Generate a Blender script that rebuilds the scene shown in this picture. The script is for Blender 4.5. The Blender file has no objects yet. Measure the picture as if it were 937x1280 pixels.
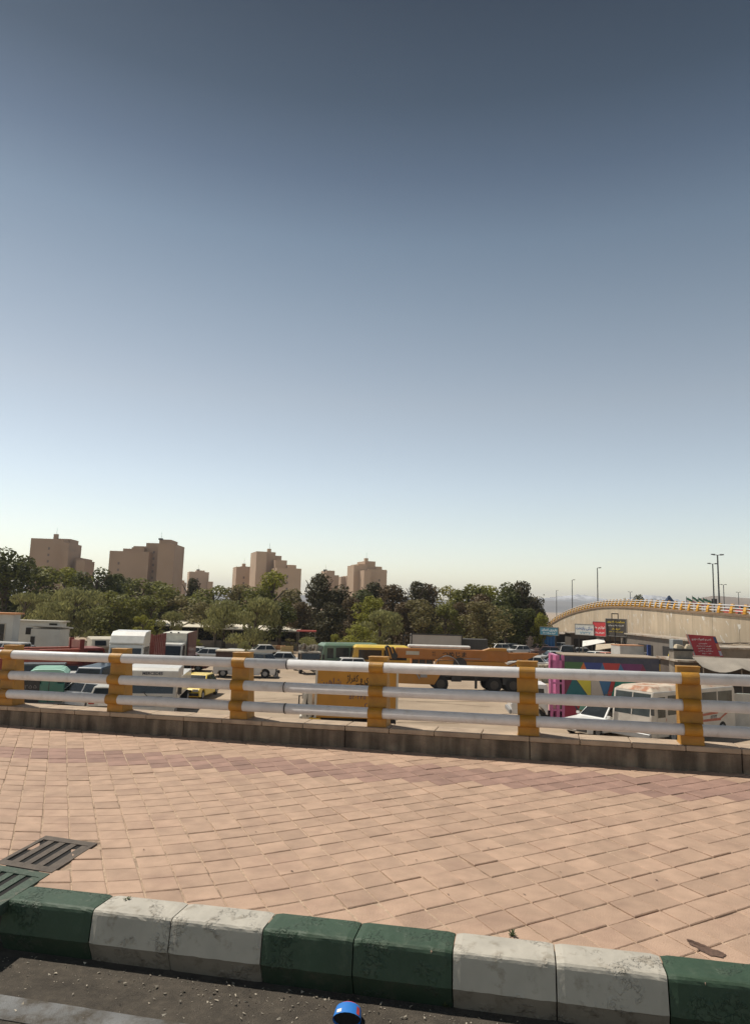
import bpy, bmesh, math, random
from mathutils import Vector, Matrix
R_ = math.radians
rnd = random.Random(7)
scene = bpy.context.scene
C = scene.collection

# ------------------------------------------------------------------ camera
CZ = 6.0                                  # eye height above the truck yard
FPX = 850.0                               # focal length in photo pixels (937 x 1280)
pitch, roll = math.atan((757 - 640) / FPX), 0.03
cF = Vector((0, math.cos(pitch), math.sin(pitch)))
_r0 = Vector((1, 0, 0)); _u0 = _r0.cross(cF)
cR = math.cos(roll) * _r0 + math.sin(roll) * _u0
cU = -math.sin(roll) * _r0 + math.cos(roll) * _u0
camd = bpy.data.cameras.new('camera')
camd.sensor_fit = 'VERTICAL'; camd.sensor_height = 36.0
camd.lens = FPX / 1280 * 36.0
camd.clip_start = 0.1; camd.clip_end = 20000
cam = bpy.data.objects.new('camera', camd); C.objects.link(cam)
cam.matrix_world = Matrix(((cR.x, cU.x, -cF.x, 0), (cR.y, cU.y, -cF.y, 0), (cR.z, cU.z, -cF.z, CZ), (0, 0, 0, 1)))
scene.camera = cam

# ------------------------------------------------------------------ light
SUN = Vector((-0.494, 0.285, 1.0)).normalized()
world = bpy.data.worlds.new('World'); scene.world = world; world.use_nodes = True
nt = world.node_tree; nt.nodes.clear()
sky = nt.nodes.new('ShaderNodeTexSky'); sky.sky_type = 'NISHITA'; sky.sun_disc = False
sky.sun_elevation = math.asin(SUN.z); sky.sun_rotation = math.atan2(SUN.x, SUN.y)
sky.altitude = 1200; sky.air_density = 1.0; sky.dust_density = 0.6; sky.ozone_density = 1.5
bg = nt.nodes.new('ShaderNodeBackground'); bg.inputs['Strength'].default_value = 0.085
wo = nt.nodes.new('ShaderNodeOutputWorld')
tcw = nt.nodes.new('ShaderNodeTexCoord'); spw = nt.nodes.new('ShaderNodeSeparateXYZ'); rw = nt.nodes.new('ShaderNodeValToRGB')
nt.links.new(tcw.outputs['Generated'], spw.inputs[0]); nt.links.new(spw.outputs['Z'], rw.inputs[0])
el = rw.color_ramp.elements                # hazier, brighter air low down and a deeper blue overhead than the clean model sky
el[0].position = 0.06; el[0].color = (.97, .78, .60, 1); el[1].position = 1.0; el[1].color = (.07, .08, .08, 1)
for p_, c_ in ((.17, (.96, .75, .57)), (.29, (.87, .655, .47)), (.40, (.68, .545, .40)), (.49, (.50, .435, .335)), (.56, (.30, .28, .235)), (.63, (.16, .165, .145)), (.72, (.07, .085, .085))):
    e_ = el.new(p_); e_.color = (*c_, 1)
mw = nt.nodes.new('ShaderNodeVectorMath'); mw.operation = 'MULTIPLY'; sw = nt.nodes.new('ShaderNodeVectorMath'); sw.operation = 'SCALE'; sw.inputs['Scale'].default_value = 2.8
nt.links.new(sky.outputs[0], mw.inputs[0]); nt.links.new(rw.outputs[0], mw.inputs[1]); nt.links.new(mw.outputs[0], sw.inputs[0])
nt.links.new(sw.outputs[0], bg.inputs[0]); nt.links.new(bg.outputs[0], wo.inputs[0])
sl = bpy.data.lights.new('sun', 'SUN'); sl.energy = 4.8; sl.angle = R_(0.53); sl.color = (1.0, 0.93, 0.82)
so = bpy.data.objects.new('sun', sl); C.objects.link(so)
so.rotation_euler = (-SUN).to_track_quat('-Z', 'Y').to_euler(); so.location = (0, 0, 60)
scene.view_settings.view_transform = 'Standard'; scene.view_settings.look = 'None'
scene.view_settings.exposure = 0.0; scene.view_settings.gamma = 1.0
scene.view_settings.use_curve_mapping = False
scene.cycles.max_bounces = 6; scene.cycles.volume_bounces = 0

# ------------------------------------------------------------------ placing helpers (surveyed from the photograph)
def ray(x, y): return cR * ((x - 468.5) / FPX) + cU * ((640 - y) / FPX) + cF
def W(x, y, d):                            # the point seen at x, y lying d metres ahead
    p = ray(x, y); p = p * (d / p.y); return Vector((p.x, p.y, p.z + CZ))
def G(x, y, z=0.0):                        # the point of the level z seen at x, y
    p = ray(x, y); k = (z - CZ) / p.z; return Vector((p.x * k, p.y * k, z))
def hor(x): return 757 + 0.03 * (x - 468.5)

# ------------------------------------------------------------------ materials
MATS = {}
def mat(name, col, rough=0.7, metal=0.0, var=0.12, scale=3.0, bump=0.0, bscale=40.0, island=0.0, spec=0.5,
        col2=None, cscale=1.5, cut=(0.45, 0.6), trans=0.0, coat=0.0):
    if name in MATS: return MATS[name]
    m = bpy.data.materials.new(name); m.use_nodes = True; n = m.node_tree.nodes; l = m.node_tree.links
    b = n['Principled BSDF']; b.inputs['Roughness'].default_value = rough; b.inputs['Metallic'].default_value = metal
    b.inputs['Specular IOR Level'].default_value = spec
    if coat: b.inputs['Coat Weight'].default_value = coat; b.inputs['Coat Roughness'].default_value = 0.08
    tc = n.new('ShaderNodeTexCoord')
    no = n.new('ShaderNodeTexNoise'); no.inputs['Scale'].default_value = scale; no.inputs['Detail'].default_value = 6
    l.new(tc.outputs['Object'], no.inputs['Vector'])
    mr = n.new('ShaderNodeMapRange'); mr.inputs[1].default_value = 0.3; mr.inputs[2].default_value = 0.7
    mr.inputs[3].default_value = 1 - var; mr.inputs[4].default_value = 1 + var
    l.new(no.outputs['Fac'], mr.inputs[0])
    src = n.new('ShaderNodeRGB'); src.outputs[0].default_value = (*col, 1); cur = src.outputs[0]
    if col2:
        n2 = n.new('ShaderNodeTexNoise'); n2.inputs['Scale'].default_value = cscale; n2.inputs['Detail'].default_value = 8
        n2.inputs['Roughness'].default_value = 0.65
        l.new(tc.outputs['Object'], n2.inputs['Vector'])
        r2 = n.new('ShaderNodeMapRange'); r2.inputs[1].default_value = cut[0]; r2.inputs[2].default_value = cut[1]
        l.new(n2.outputs['Fac'], r2.inputs[0])
        mx = n.new('ShaderNodeMix'); mx.data_type = 'RGBA'; l.new(r2.outputs[0], mx.inputs[0])
        l.new(cur, mx.inputs[6]); mx.inputs[7].default_value = (*col2, 1); cur = mx.outputs[2]
    fac = mr.outputs[0]
    if island:
        g = n.new('ShaderNodeNewGeometry'); ri = n.new('ShaderNodeMapRange')
        ri.inputs[3].default_value = 1 - island; ri.inputs[4].default_value = 1 + island
        l.new(g.outputs['Random Per Island'], ri.inputs[0])
        mm = n.new('ShaderNodeMath'); mm.operation = 'MULTIPLY'; l.new(fac, mm.inputs[0]); l.new(ri.outputs[0], mm.inputs[1]); fac = mm.outputs[0]
    vm = n.new('ShaderNodeVectorMath'); vm.operation = 'SCALE'; l.new(cur, vm.inputs[0]); l.new(fac, vm.inputs['Scale'])
    l.new(vm.outputs[0], b.inputs['Base Color'])
    if bump:
        nb = n.new('ShaderNodeTexNoise'); nb.inputs['Scale'].default_value = bscale; nb.inputs['Detail'].default_value = 5
        l.new(tc.outputs['Object'], nb.inputs['Vector'])
        bp = n.new('ShaderNodeBump'); bp.inputs['Strength'].default_value = min(1, bump); bp.inputs['Distance'].default_value = 0.01 * max(1, bump)
        l.new(nb.outputs['Fac'], bp.inputs['Height']); l.new(bp.outputs[0], b.inputs['Normal'])
    m['nodes'] = 1
    MATS[name] = m
    return m
def paint(name, col, rough=0.35, dirt=0.5):   # vehicle paint with a film of dust
    return mat('paint_' + name, col, rough, 0, 0.10, 1.4, coat=0.3,
               col2=tuple(c * (1 - dirt * .4) + d * dirt * .4 for c, d in zip(col, (.30, .24, .17))), cscale=2.2, cut=(.42, .7))
GLASS = mat('dark_glass', (.018, .022, .024), 0.12, 0, 0.4, 2.0, spec=0.6)
RUBBER = mat('rubber', (.022, .021, .02), 0.85, bump=.3)
STEEL = mat('dull_steel', (.30, .30, .30), 0.5, 0.4)
DARK = mat('dark_metal', (.035, .033, .032), 0.6, 0.0, 0.3)
CHROME = mat('lamp_glass', (.7, .7, .68), 0.15, 0.1, 0.05)
REDLAMP = mat('tail_lamp', (.35, .02, .015), 0.25)
INK = mat('black_lettering', (.02, .018, .016), 0.7)
INKW = mat('white_lettering', (.78, .76, .72), 0.7)
INKY = mat('yellow_lettering', (.75, .55, .04), 0.7)
INKB = mat('blue_lettering', (.06, .14, .35), 0.7)
INKF = mat('faded_lettering', (.09, .07, .12), 0.8, var=.4, scale=6)

# ------------------------------------------------------------------ mesh builder
class MB:
    def __init__(s): s.v = []; s.f = []; s.m = []
    def add(s, vs, fs, m=0):
        o = len(s.v); s.v += [tuple(p) for p in vs]; s.f += [tuple(i + o for i in f) for f in fs]; s.m += [m] * len(fs); return s
    def hull(s, b, t, m=0):                # two loops of equal length, joined
        n = len(b)
        fs = [tuple(reversed(range(n))), tuple(range(n, 2 * n))] + [(i, (i + 1) % n, n + (i + 1) % n, n + i) for i in range(n)]
        return s.add(list(b) + list(t), fs, m)
    def box(s, x, y, z, sx, sy, sz, m=0, rz=0.0):   # x, y centre, z bottom
        c, k = math.cos(rz), math.sin(rz)
        q = [(-sx / 2, -sy / 2), (sx / 2, -sy / 2), (sx / 2, sy / 2), (-sx / 2, sy / 2)]
        q = [(x + a * c - b * k, y + a * k + b * c) for a, b in q]
        return s.hull([(a, b, z) for a, b in q], [(a, b, z + sz) for a, b in q], m)
    def prism(s, poly, y0, y1, m=0):       # polygon in x, z (clockwise seen from -y is fine) pushed along y
        return s.hull([(x, y1, z) for x, z in poly], [(x, y0, z) for x, z in poly], m)
    def cyl(s, p, q, r, r2=None, n=12, m=0):
        p, q = Vector(p), Vector(q); r2 = r if r2 is None else r2
        d = (q - p).normalized(); a = d.orthogonal().normalized(); b = d.cross(a)
        k = [(math.cos(2 * math.pi * i / n), math.sin(2 * math.pi * i / n)) for i in range(n)]
        return s.hull([p + (a * c + b * e) * r for c, e in k], [q + (a * c + b * e) * r2 for c, e in k], m)
    def tube(s, pts, r, n=6, m=0):
        for a, b in zip(pts[:-1], pts[1:]): s.cyl(a, b, r, r, n, m)
        return s
    def quad(s, a, b, c, d, m=0): return s.add([a, b, c, d], [(0, 1, 2, 3)], m)
    def build(s, name, mats, parent=None, bevel=0.0, smooth=False, seg=1, recalc=True):
        me = bpy.data.meshes.new(name); me.from_pydata(s.v, [], s.f); me.update()
        mats = mats if isinstance(mats, (list, tuple)) else [mats]
        for m_ in mats: me.materials.append(m_)
        me.polygons.foreach_set('material_index', s.m)
        if recalc or bevel:
            bm = bmesh.new(); bm.from_mesh(me)
            if recalc: bmesh.ops.recalc_face_normals(bm, faces=bm.faces)
            if bevel:
                es = [e for e in bm.edges if len(e.link_faces) == 2 and e.calc_face_angle(0) > 0.5]
                bmesh.ops.bevel(bm, geom=es, offset=bevel, segments=seg, affect='EDGES', clamp_overlap=True, profile=0.6)
            bm.to_mesh(me); bm.free()
        if smooth: me.polygons.foreach_set('use_smooth', [True] * len(me.polygons))
        o = bpy.data.objects.new(name, me); C.objects.link(o)
        if parent: o.parent = parent
        return o
def tag(o, label=None, cat=None, group=None, kind=None):
    if label: o['label'] = label
    if cat: o['category'] = cat
    if group: o['group'] = group
    if kind: o['kind'] = kind
    return o
def empty(name, loc, rz, label, cat, group=None):
    o = bpy.data.objects.new(name, None); C.objects.link(o); o.empty_display_size = .3
    o.location = loc; o.rotation_euler = (0, 0, rz)
    return tag(o, label, cat, group)
def struct(o): o['kind'] = 'structure'; return o
def sub(q, u0, u1, v0, v1, off=0.008):     # a piece of the four-cornered face q, lifted off it
    a, b, c, d = [Vector(p) for p in q]
    n = (b - a).cross(d - a).normalized()
    P = lambda u, v: (a * (1 - u) + b * u) * (1 - v) + (d * (1 - u) + c * u) * v + n * off
    return [P(u0, v0), P(u1, v0), P(u1, v1), P(u0, v1)]
def pane(name, q, u0, u1, v0, v1, m, parent, off=0.008, th=0.012):
    t = sub(q, u0, u1, v0, v1, off); b = sub(q, u0, u1, v0, v1, off - th)
    return MB().hull(b, t).build(name, m, parent)

# ------------------------------------------------------------------ writing (Arabic letters joined by hand, right to left)
FORMS = {'ا':'ﺍﺎ','ب':'ﺏﺐﺑﺒ','پ':'ﭖﭗﭘﭙ','ت':'ﺕﺖﺗﺘ','ج':'ﺝﺞﺟﺠ','چ':'ﭺﭻﭼﭽ','خ':'ﺥﺦﺧﺨ','ح':'ﺡﺢﺣﺤ','د':'ﺩﺪ','ذ':'ﺫﺬ','ر':'ﺭﺮ','ز':'ﺯﺰ',
 'س':'ﺱﺲﺳﺴ','ش':'ﺵﺶﺷﺸ','ص':'ﺹﺺﺻﺼ','ط':'ﻁﻂﻃﻄ','ع':'ﻉﻊﻋﻌ','غ':'ﻍﻎﻏﻐ','ف':'ﻑﻒﻓﻔ','ق':'ﻕﻖﻗﻘ','ک':'ﮎﮏﮐﮑ','گ':'ﮒﮓﮔﮕ','ل':'ﻝﻞﻟﻠ',
 'م':'ﻡﻢﻣﻤ','ن':'ﻥﻦﻧﻨ','و':'ﻭﻮ','ه':'ﻩﻪﻫﻬ','ی':'ﯼﯽﯾﯿ','آ':'ﺁﺂ'}
def shape(s):
    out = []
    for i, ch in enumerate(s):
        f = FORMS.get(ch)
        if not f: out.append(ch); continue
        pj = i > 0 and len(FORMS.get(s[i - 1], '')) == 4
        nj = len(f) == 4 and i + 1 < len(s) and s[i + 1] in FORMS
        out.append(f[(3 if nj else 1) if pj else (2 if nj else 0)])
    res, dig = [], ''
    for ch in out:
        if ch in '۰۱۲۳۴۵۶۷۸۹': dig += ch
        else:
            if dig: res.append(dig); dig = ''
            res.append(ch)
    if dig: res.append(dig)
    return ''.join(reversed(res))
def text(s, width, height, m, parent, loc, rot=(90, 0, 0), bold=0.0, shear=0.0, ltr=False):
    c = bpy.data.curves.new('lettering', 'FONT'); c.body = s if ltr else shape(s)
    c.align_x = 'CENTER'; c.align_y = 'CENTER'; c.offset = bold; c.shear = shear; c.resolution_u = 3; c.extrude = 0.004
    t = bpy.data.objects.new('lettering', c); C.objects.link(t); bpy.context.view_layer.update()
    me = bpy.data.meshes.new_from_object(t.evaluated_get(bpy.context.evaluated_depsgraph_get()))
    bpy.data.objects.remove(t); bpy.data.curves.remove(c)
    xs = [v.co.x for v in me.vertices]; ys = [v.co.y for v in me.vertices]
    w, h = max(xs) - min(xs), max(ys) - min(ys); cx, cy = (max(xs) + min(xs)) / 2, (max(ys) + min(ys)) / 2
    for v in me.vertices: v.co = Vector(((v.co.x - cx) * width / w, (v.co.y - cy) * height / h, v.co.z))
    me.materials.clear(); me.materials.append(m); me.name = 'lettering'
    o = bpy.data.objects.new('lettering', me); C.objects.link(o); o.parent = parent
    o.location = loc; o.rotation_euler = [R_(a) for a in rot]
    return o
# ================================================================== NEAR: pavement, kerb, road, parapet, railing
P0 = ray(7.7, 906.5) * (5.41 * 1.6) + Vector((0, 0, CZ))
V_ = ray(-2830, 717).normalized(); eD = -V_
_h = Vector((eD.x, eD.y, 0)).normalized(); eP = Vector((-_h.y, _h.x, 0)); eN = eD.cross(eP).normalized()
NEAR = Matrix(((eD.x, eP.x, eN.x, P0.x), (eD.y, eP.y, eN.y, P0.y), (eD.z, eP.z, eN.z, P0.z), (0, 0, 0, 1)))
NINV = NEAR.inverted()
def loc(x, y, w=0.0):                      # pixel -> near frame (u along the railing, v towards the yard, w up)
    r = NINV.to_3x3() @ ray(x, y); o = NINV @ Vector((0, 0, CZ)); k = (w - o.z) / r.z; return o + r * k
def near(o): o.matrix_world = NEAR @ o.matrix_world if o.parent is None else o.matrix_world; return o

# kerb line in the near frame
kA, kB = loc(44, 1110), loc(937, 1208); kd = (kB - kA).normalized(); kd.z = 0; kn = Vector((-kd.y, kd.x, 0))
def kv(u): return kA.y + (u - kA.x) * kd.y / kd.x

# --- pavers: every stone its own little block, laid on the diagonal
TS = 0.1865; dB = Vector((math.cos(R_(-51)), math.sin(R_(-51))))
def angA(q):
    t = [(-9, 3), (0, 5), (.5, 14), (1.2, 26), (1.9, 37), (2.6, 43), (30, 43.5)]
    for (a, b), (c, d) in zip(t[:-1], t[1:]):
        if a <= q <= c: return b + (d - b) * (q - a) / (c - a)
    return 43
anchor = loc(433.6, 1136)                  # a corner of one stone
rowp = {0: Vector((anchor.x, anchor.y))}
for i in range(1, 75):
    p = rowp[i - 1]; a = R_(angA(p.x + .81 * p.y)); rowp[i] = p + Vector((math.cos(a), math.sin(a))) * TS
for i in range(-1, -80, -1):
    p = rowp[i + 1]; a = R_(angA(p.x + .81 * p.y - .2)); rowp[i] = p - Vector((math.cos(a), math.sin(a))) * TS
def gp(i, j): return rowp[i] + dB * (j * TS)
GR = [loc(57.6, 1045.5), loc(122, 1055), loc(64.5, 1092)]; GR.append(GR[0] + GR[2] - GR[1])
GR2 = [GR[2] + (GR[2] - GR[1]).normalized() * .01, None, None, None]
pav = MB(); pr = random.Random(3)
for i in range(-78, 74):
    for j in range(-60, 70):
        c = (gp(i, j) + gp(i + 1, j + 1)) / 2
        if not (-3.2 < c.x < 14 and kv(c.x) - .07 < c.y < .04): continue
        q = [gp(i, j), gp(i + 1, j), gp(i + 1, j + 1), gp(i, j + 1)]
        e1, e2 = GR[1] - GR[2], GR[3] - GR[2]                # leave room for the two gratings
        det = e1.x * e2.y - e1.y * e2.x; dd = (c.x - GR[2].x, c.y - GR[2].y)
        s_ = (dd[0] * e2.y - dd[1] * e2.x) / det; t_ = (e1.x * dd[1] - e1.y * dd[0]) / det
        if -1.12 < s_ < 1.02 and -.02 < t_ < 1.04: continue
        lo = -1.60 + (c.x - 1) * .083; hi = -1.08 + (c.x - 1) * .11
        dark = lo < c.y + pr.uniform(-.03, .03) < hi
        h = pr.gauss(0, .0013); tx, ty = pr.gauss(0, .006), pr.gauss(0, .006)
        if pr.random() < .03: h += .004
        g = .0030 + pr.random() * .002
        def ins(k, z):
            r = []
            for p in q:
                d = c - p; d = d / d.length; p2 = p + d * (k * 1.4)
                r.append((p2.x + jx, p2.y + jy, z + (tx * (p2.x - c.x) + ty * (p2.y - c.y) if z > -.02 else 0)))
            return r
        jx, jy = pr.gauss(0, .0012), pr.gauss(0, .0012)
        a, b, d = ins(g, -.03), ins(g, h - .004), ins(g + .0045, h)
        o = len(pav.v); pav.v += a + b + d
        fs = [(8, 9, 10, 11)] + [(k, (k + 1) % 4, 4 + (k + 1) % 4, 4 + k) for k in range(4)] + [(4 + k, 4 + (k + 1) % 4, 8 + (k + 1) % 4, 8 + k) for k in range(4)]
        pav.f += [tuple(x + o for x in f) for f in fs]; pav.m += [1 if dark else 0] * 9
PAV = mat('paver_pink', (.425, .288, .205), .82, 0, .13, 7, bump=.5, bscale=130, island=.10, col2=(.36, .235, .17), cscale=2.2, cut=(.5, .72))
PAVD = mat('paver_mauve', (.30, .185, .145), .82, 0, .14, 7, bump=.5, bscale=130, island=.14)
struct(near(pav.build('pavement', [PAV, PAVD])))
SAND = mat('joint_sand', (.47, .345, .245), .95, 0, .25, 30, bump=.6, bscale=200, col2=(.16, .11, .075), cscale=4, cut=(.52, .66))
b_ = MB(); 
us = [-3.4 + .4 * k for k in range(45)]
sg = [kv(u) - .05 for u in us]
for k in range(44): b_.quad((us[k], sg[k], -.0055), (us[k + 1], sg[k + 1], -.0055), (us[k + 1], .05, -.0055), (us[k], .05, -.0055))
struct(near(b_.build('pavement_bedding', SAND)))

# --- bridge deck and side wall under it all, road surface
CONC = mat('bridge_concrete', (.30, .26, .21), .9, 0, .2, 2, bump=.5, bscale=60)
b_ = MB().hull([(-60, .30, -4.4), (60, .30, -4.4), (60, -16, -4.4), (-60, -16, -4.4)], [(-60, .30, -.29), (60, .30, -.29), (60, -16, -.29), (-60, -16, -.29)])
struct(near(b_.build('bridge_deck', CONC)))
KH = -.238
ASPH = mat('asphalt', (.082, .068, .052), .9, 0, .25, 9, bump=1.6, bscale=190, col2=(.115, .095, .072), cscale=26, cut=(.46, .68))
b_ = MB()
for k in range(44):
    b_.quad((us[k], kv(us[k]) - .05, KH), (us[k], -15.5, KH), (us[k + 1], -15.5, KH), (us[k + 1], kv(us[k + 1]) - .05, KH))
struct(near(b_.build('road', ASPH)))
MARK = mat('worn_road_paint', (.27, .275, .275), .85, 0, .25, 12, bump=1.2, bscale=190, col2=(.085, .072, .056), cscale=6, cut=(.42, .62))
m0, m1 = loc(0, 1244, KH), loc(215, 1278, KH); md = (m1 - m0).normalized(); mn = Vector((-md.y, md.x, 0))
a0 = m0 - md * 2.5; a1 = m0 + md * 2.2
b_ = MB().add([a0 + Vector((0, 0, .004)), a1 + Vector((0, 0, .004)), a1 - mn * .16 + md * .1 + Vector((0, 0, .004)), a0 - mn * .16 + Vector((0, 0, .004))], [(0, 1, 2, 3)])
struct(near(b_.build('road_marking', MARK)))

# --- kerb stones
def kerb_mat(name, col, chip, cut):
    m = mat(name, col, .62, 0, .12, 5, bump=1.0, bscale=22, col2=chip, cscale=11, cut=cut)
    n = m.node_tree.nodes; l = m.node_tree.links; tc = [q for q in n if q.type == 'TEX_COORD'][0]; bp = [q for q in n if q.type == 'BUMP'][0]
    a = n.new('ShaderNodeTexNoise'); a.inputs['Scale'].default_value = 5.5; a.inputs['Detail'].default_value = 3; b = n.new('ShaderNodeTexNoise'); b.inputs['Scale'].default_value = 48; b.inputs['Detail'].default_value = 4
    l.new(tc.outputs['Object'], a.inputs['Vector']); l.new(tc.outputs['Object'], b.inputs['Vector'])
    r1 = n.new('ShaderNodeMapRange'); r1.inputs[1].default_value = .52; r1.inputs[2].default_value = .60; l.new(a.outputs['Fac'], r1.inputs[0])
    r2 = n.new('ShaderNodeMapRange'); r2.inputs[1].default_value = .50; r2.inputs[2].default_value = .58; l.new(b.outputs['Fac'], r2.inputs[0])
    m1 = n.new('ShaderNodeMath'); m1.operation = 'MULTIPLY'; l.new(r1.outputs[0], m1.inputs[0]); l.new(r2.outputs[0], m1.inputs[1])
    m2 = n.new('ShaderNodeMath'); m2.operation = 'MULTIPLY_ADD'; m2.inputs[1].default_value = .55; l.new(m1.outputs[0], m2.inputs[0])
    m3 = n.new('ShaderNodeMath'); m3.operation = 'MULTIPLY'; m3.inputs[1].default_value = .35; l.new(bp.inputs['Height'].links[0].from_socket, m3.inputs[0]); l.new(m3.outputs[0], m2.inputs[2])
    l.new(m2.outputs[0], bp.inputs['Height']); return m   # blistered, flaking paint
KG = kerb_mat('kerb_green', (.028, .060, .033), (.055, .085, .052), (.52, .72))
KW = kerb_mat('kerb_white', (.43, .40, .34), (.31, .275, .22), (.54, .66))
KO = mat('kerb_concrete', (.28, .24, .19), .9, 0, .2, 8, bump=1)
KG_SHADE = kerb_mat('kerb_green_shade', (.018, .038, .022), (.045, .05, .035), (.5, .7)); KW_SHADE = kerb_mat('kerb_white_shade', (.20, .18, .15), (.13, .11, .085), (.5, .66))  # darker copies of both kerb paints, with the foot's shade put into the colour
def kpt(u, q, w): return kA + kd * ((u - kA.x) / kd.x) + kn * q + Vector((0, 0, w))
xs_ = [(8, 1124), (118, 1137), (218, 1146), (332, 1158), (444, 1171), (566, 1186), (694, 1202), (832, 1216)]
uu = []
for x, y in xs_:
    p = loc(x, y); uu.append(kA.x + (p - kA).dot(kd) * kd.x)
uu.append(uu[-1] + .46); uu.append(uu[-1] + .46)
klab = [('G', 'dark green painted kerb stone nearest the drain gratings'), ('W', 'chipped white kerb stone directly right of the green stone by the gratings'),
        ('W', 'chipped white kerb stone touching the left end of the middle green pair'), ('G', 'green kerb stone in the middle pair, joining a white stone on its left'),
        ('G', 'green kerb stone in the middle pair, joining a white stone on its right'), ('W', 'white kerb stone touching the right end of the middle green pair'),
        ('W', 'white kerb stone joining the green stone in the right corner'), ('G', 'green painted kerb stone at the right corner of the pavement'), ('G', 'green painted kerb stone at the right corner of the pavement')]
prof = [(.02, -.27), (.02, .0), (0, .006), (-.158, .007), (-.170, .004), (-.178, -.004), (-.182, -.016), (-.200, -.142), (-.196, -.150), (-.150, -.262)]
for k, (cl, lab) in enumerate(klab):
    if k == 8: continue
    ua, ub = uu[k] + .003, uu[k + 1] - .003; mb = MB(); nseg = 14; rr = random.Random(50 + k)
    rows = []
    for s_ in range(nseg + 1):
        u = ua + (ub - ua) * s_ / nseg; e = .005 if s_ in (0, nseg) else 0
        row = []
        for idx, (q, w) in enumerate(prof):
            j = (rr.gauss(0, .0008), rr.gauss(0, .0008)) if 2 < idx < 9 else (0, 0)
            row.append(kpt(u, q + (e if idx > 2 else 0) + j[0], w - (e if idx < 7 else 0) + j[1]))
        rows.append(row)
    n = len(prof)
    vs = [p for r in rows for p in r]
    fs = [(s_ * n + i, s_ * n + i + 1, (s_ + 1) * n + i + 1, (s_ + 1) * n + i) for s_ in range(nseg) for i in range(n - 1)]
    fs += [tuple(range(n)), tuple(reversed(range(nseg * n, nseg * n + n)))]
    mb.add(vs, fs); mb.m = [1 if (i < nseg * (n - 1) and i % (n - 1) >= 7) else 0 for i in range(len(fs))]   # shade of the undercut foot, painted in with the darker slot
    o = near(mb.build('kerb_stone', [KG, KG_SHADE] if cl == 'G' else [KW, KW_SHADE])); tag(o, lab, 'kerb stone', 'painted kerb stones along the road')
# concrete throat of the drain inlet left of the kerb
mb = MB(); p = kpt(uu[0] - .45, -.02, -.29)
mb.hull([kpt(uu[0] - 1.4, .1, -.29), kpt(uu[0] - .01, .1, -.29), kpt(uu[0] - .01, -.1, -.29), kpt(uu[0] - 1.4, -.1, -.29)],
        [kpt(uu[0] - 1.4, .1, -.10), kpt(uu[0] - .01, .1, -.10), kpt(uu[0] - .01, -.1, -.10), kpt(uu[0] - 1.4, -.1, -.10)])
struct(near(mb.build('drain_channel', DARK)))
# --- gratings
IRON = mat('grating_iron', (.11, .088, .07), .8, .1, .25, 14, bump=.8, bscale=90)
GRN = mat('grating_green', (.045, .072, .048), .7, 0, .2, 10, bump=.8, bscale=60, col2=(.14, .13, .10), cscale=14, cut=(.55, .66))
def grating(T, Rr, B, m, lab, name='drain_grating'):
    e1 = (Rr - T); e2 = (B - Rr)             # e1 across the bars, e2 along them
    P = lambda a, b, w: T + e1 * a + e2 * b + Vector((0, 0, w))
    def slab(mb, a0, a1, b0, b1, w0, w1): mb.hull([P(a0, b0, w0), P(a1, b0, w0), P(a1, b1, w0), P(a0, b1, w0)], [P(a0, b0, w1), P(a1, b0, w1), P(a1, b1, w1), P(a0, b1, w1)])
    root = empty(name, NEAR @ P(.5, .5, 0), 0, lab, 'drain grating', 'iron drain gratings in the pavement')
    f = MB(); slab(f, 0, .07, 0, 1, -.05, .006); slab(f, .93, 1, 0, 1, -.05, .006); slab(f, .07, .93, 0, .13, -.05, .006); slab(f, .07, .93, .87, 1, -.05, .006)
    fo = f.build('frame', m); near(fo)
    parts = [fo]
    for k in range(4):
        c = MB(); a = .07 + .86 * (k + .5) / 4.5 + .01
        slab(c, .07 + .215 * k + .10, .07 + .215 * (k + 1), .13, .87, -.035, .003); parts.append(near(c.build('bar', m)))
    inv = Matrix.Translation(root.location).inverted()
    for o in parts: o.data.transform(inv @ NEAR); o.matrix_world = Matrix(); o.parent = root
    return root
PIT = mat('pit', (.012, .011, .010), .95)
mb = MB(); a, b, c = GR[0], GR[1], GR[2]
e2 = (c - b); pts = [a - e2 * .0, b, b + e2 * 2.06, a + e2 * 2.06]
mb.add([p + Vector((0, 0, -.0035)) for p in [a, b, b + e2 * 2.06, a + e2 * 2.06]], [(0, 1, 2, 3)])
struct(near(mb.build('drain_pit', PIT)))
grating(GR[0], GR[1], GR[2], IRON, 'rusty brown iron drain grating set among the pavers')
g2 = e2 * 1.03
grating(GR[0] + g2, GR[1] + g2, GR[2] + g2, GRN, 'green painted drain grating between the brown grating and the kerb')

# --- parapet plinth
def ph(u): return .233
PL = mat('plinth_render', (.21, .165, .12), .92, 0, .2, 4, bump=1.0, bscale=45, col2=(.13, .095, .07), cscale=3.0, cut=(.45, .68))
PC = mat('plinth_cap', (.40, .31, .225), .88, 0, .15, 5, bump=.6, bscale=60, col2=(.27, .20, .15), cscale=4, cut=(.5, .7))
n = PL.node_tree.nodes; l = PL.node_tree.links; tc = [q for q in n if q.type == 'TEX_COORD'][0]; mp = n.new('ShaderNodeMapping'); mp.inputs['Scale'].default_value = (9, 9, .9)
ns = n.new('ShaderNodeTexNoise'); ns.inputs['Scale'].default_value = 1.0; ns.inputs['Detail'].default_value = 6; l.new(tc.outputs['Object'], mp.inputs[0]); l.new(mp.outputs[0], ns.inputs['Vector'])
rs = n.new('ShaderNodeMapRange'); rs.inputs[1].default_value = .40; rs.inputs[2].default_value = .66; rs.inputs[3].default_value = .55; rs.inputs[4].default_value = 1.25; l.new(ns.outputs['Fac'], rs.inputs[0])
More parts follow.
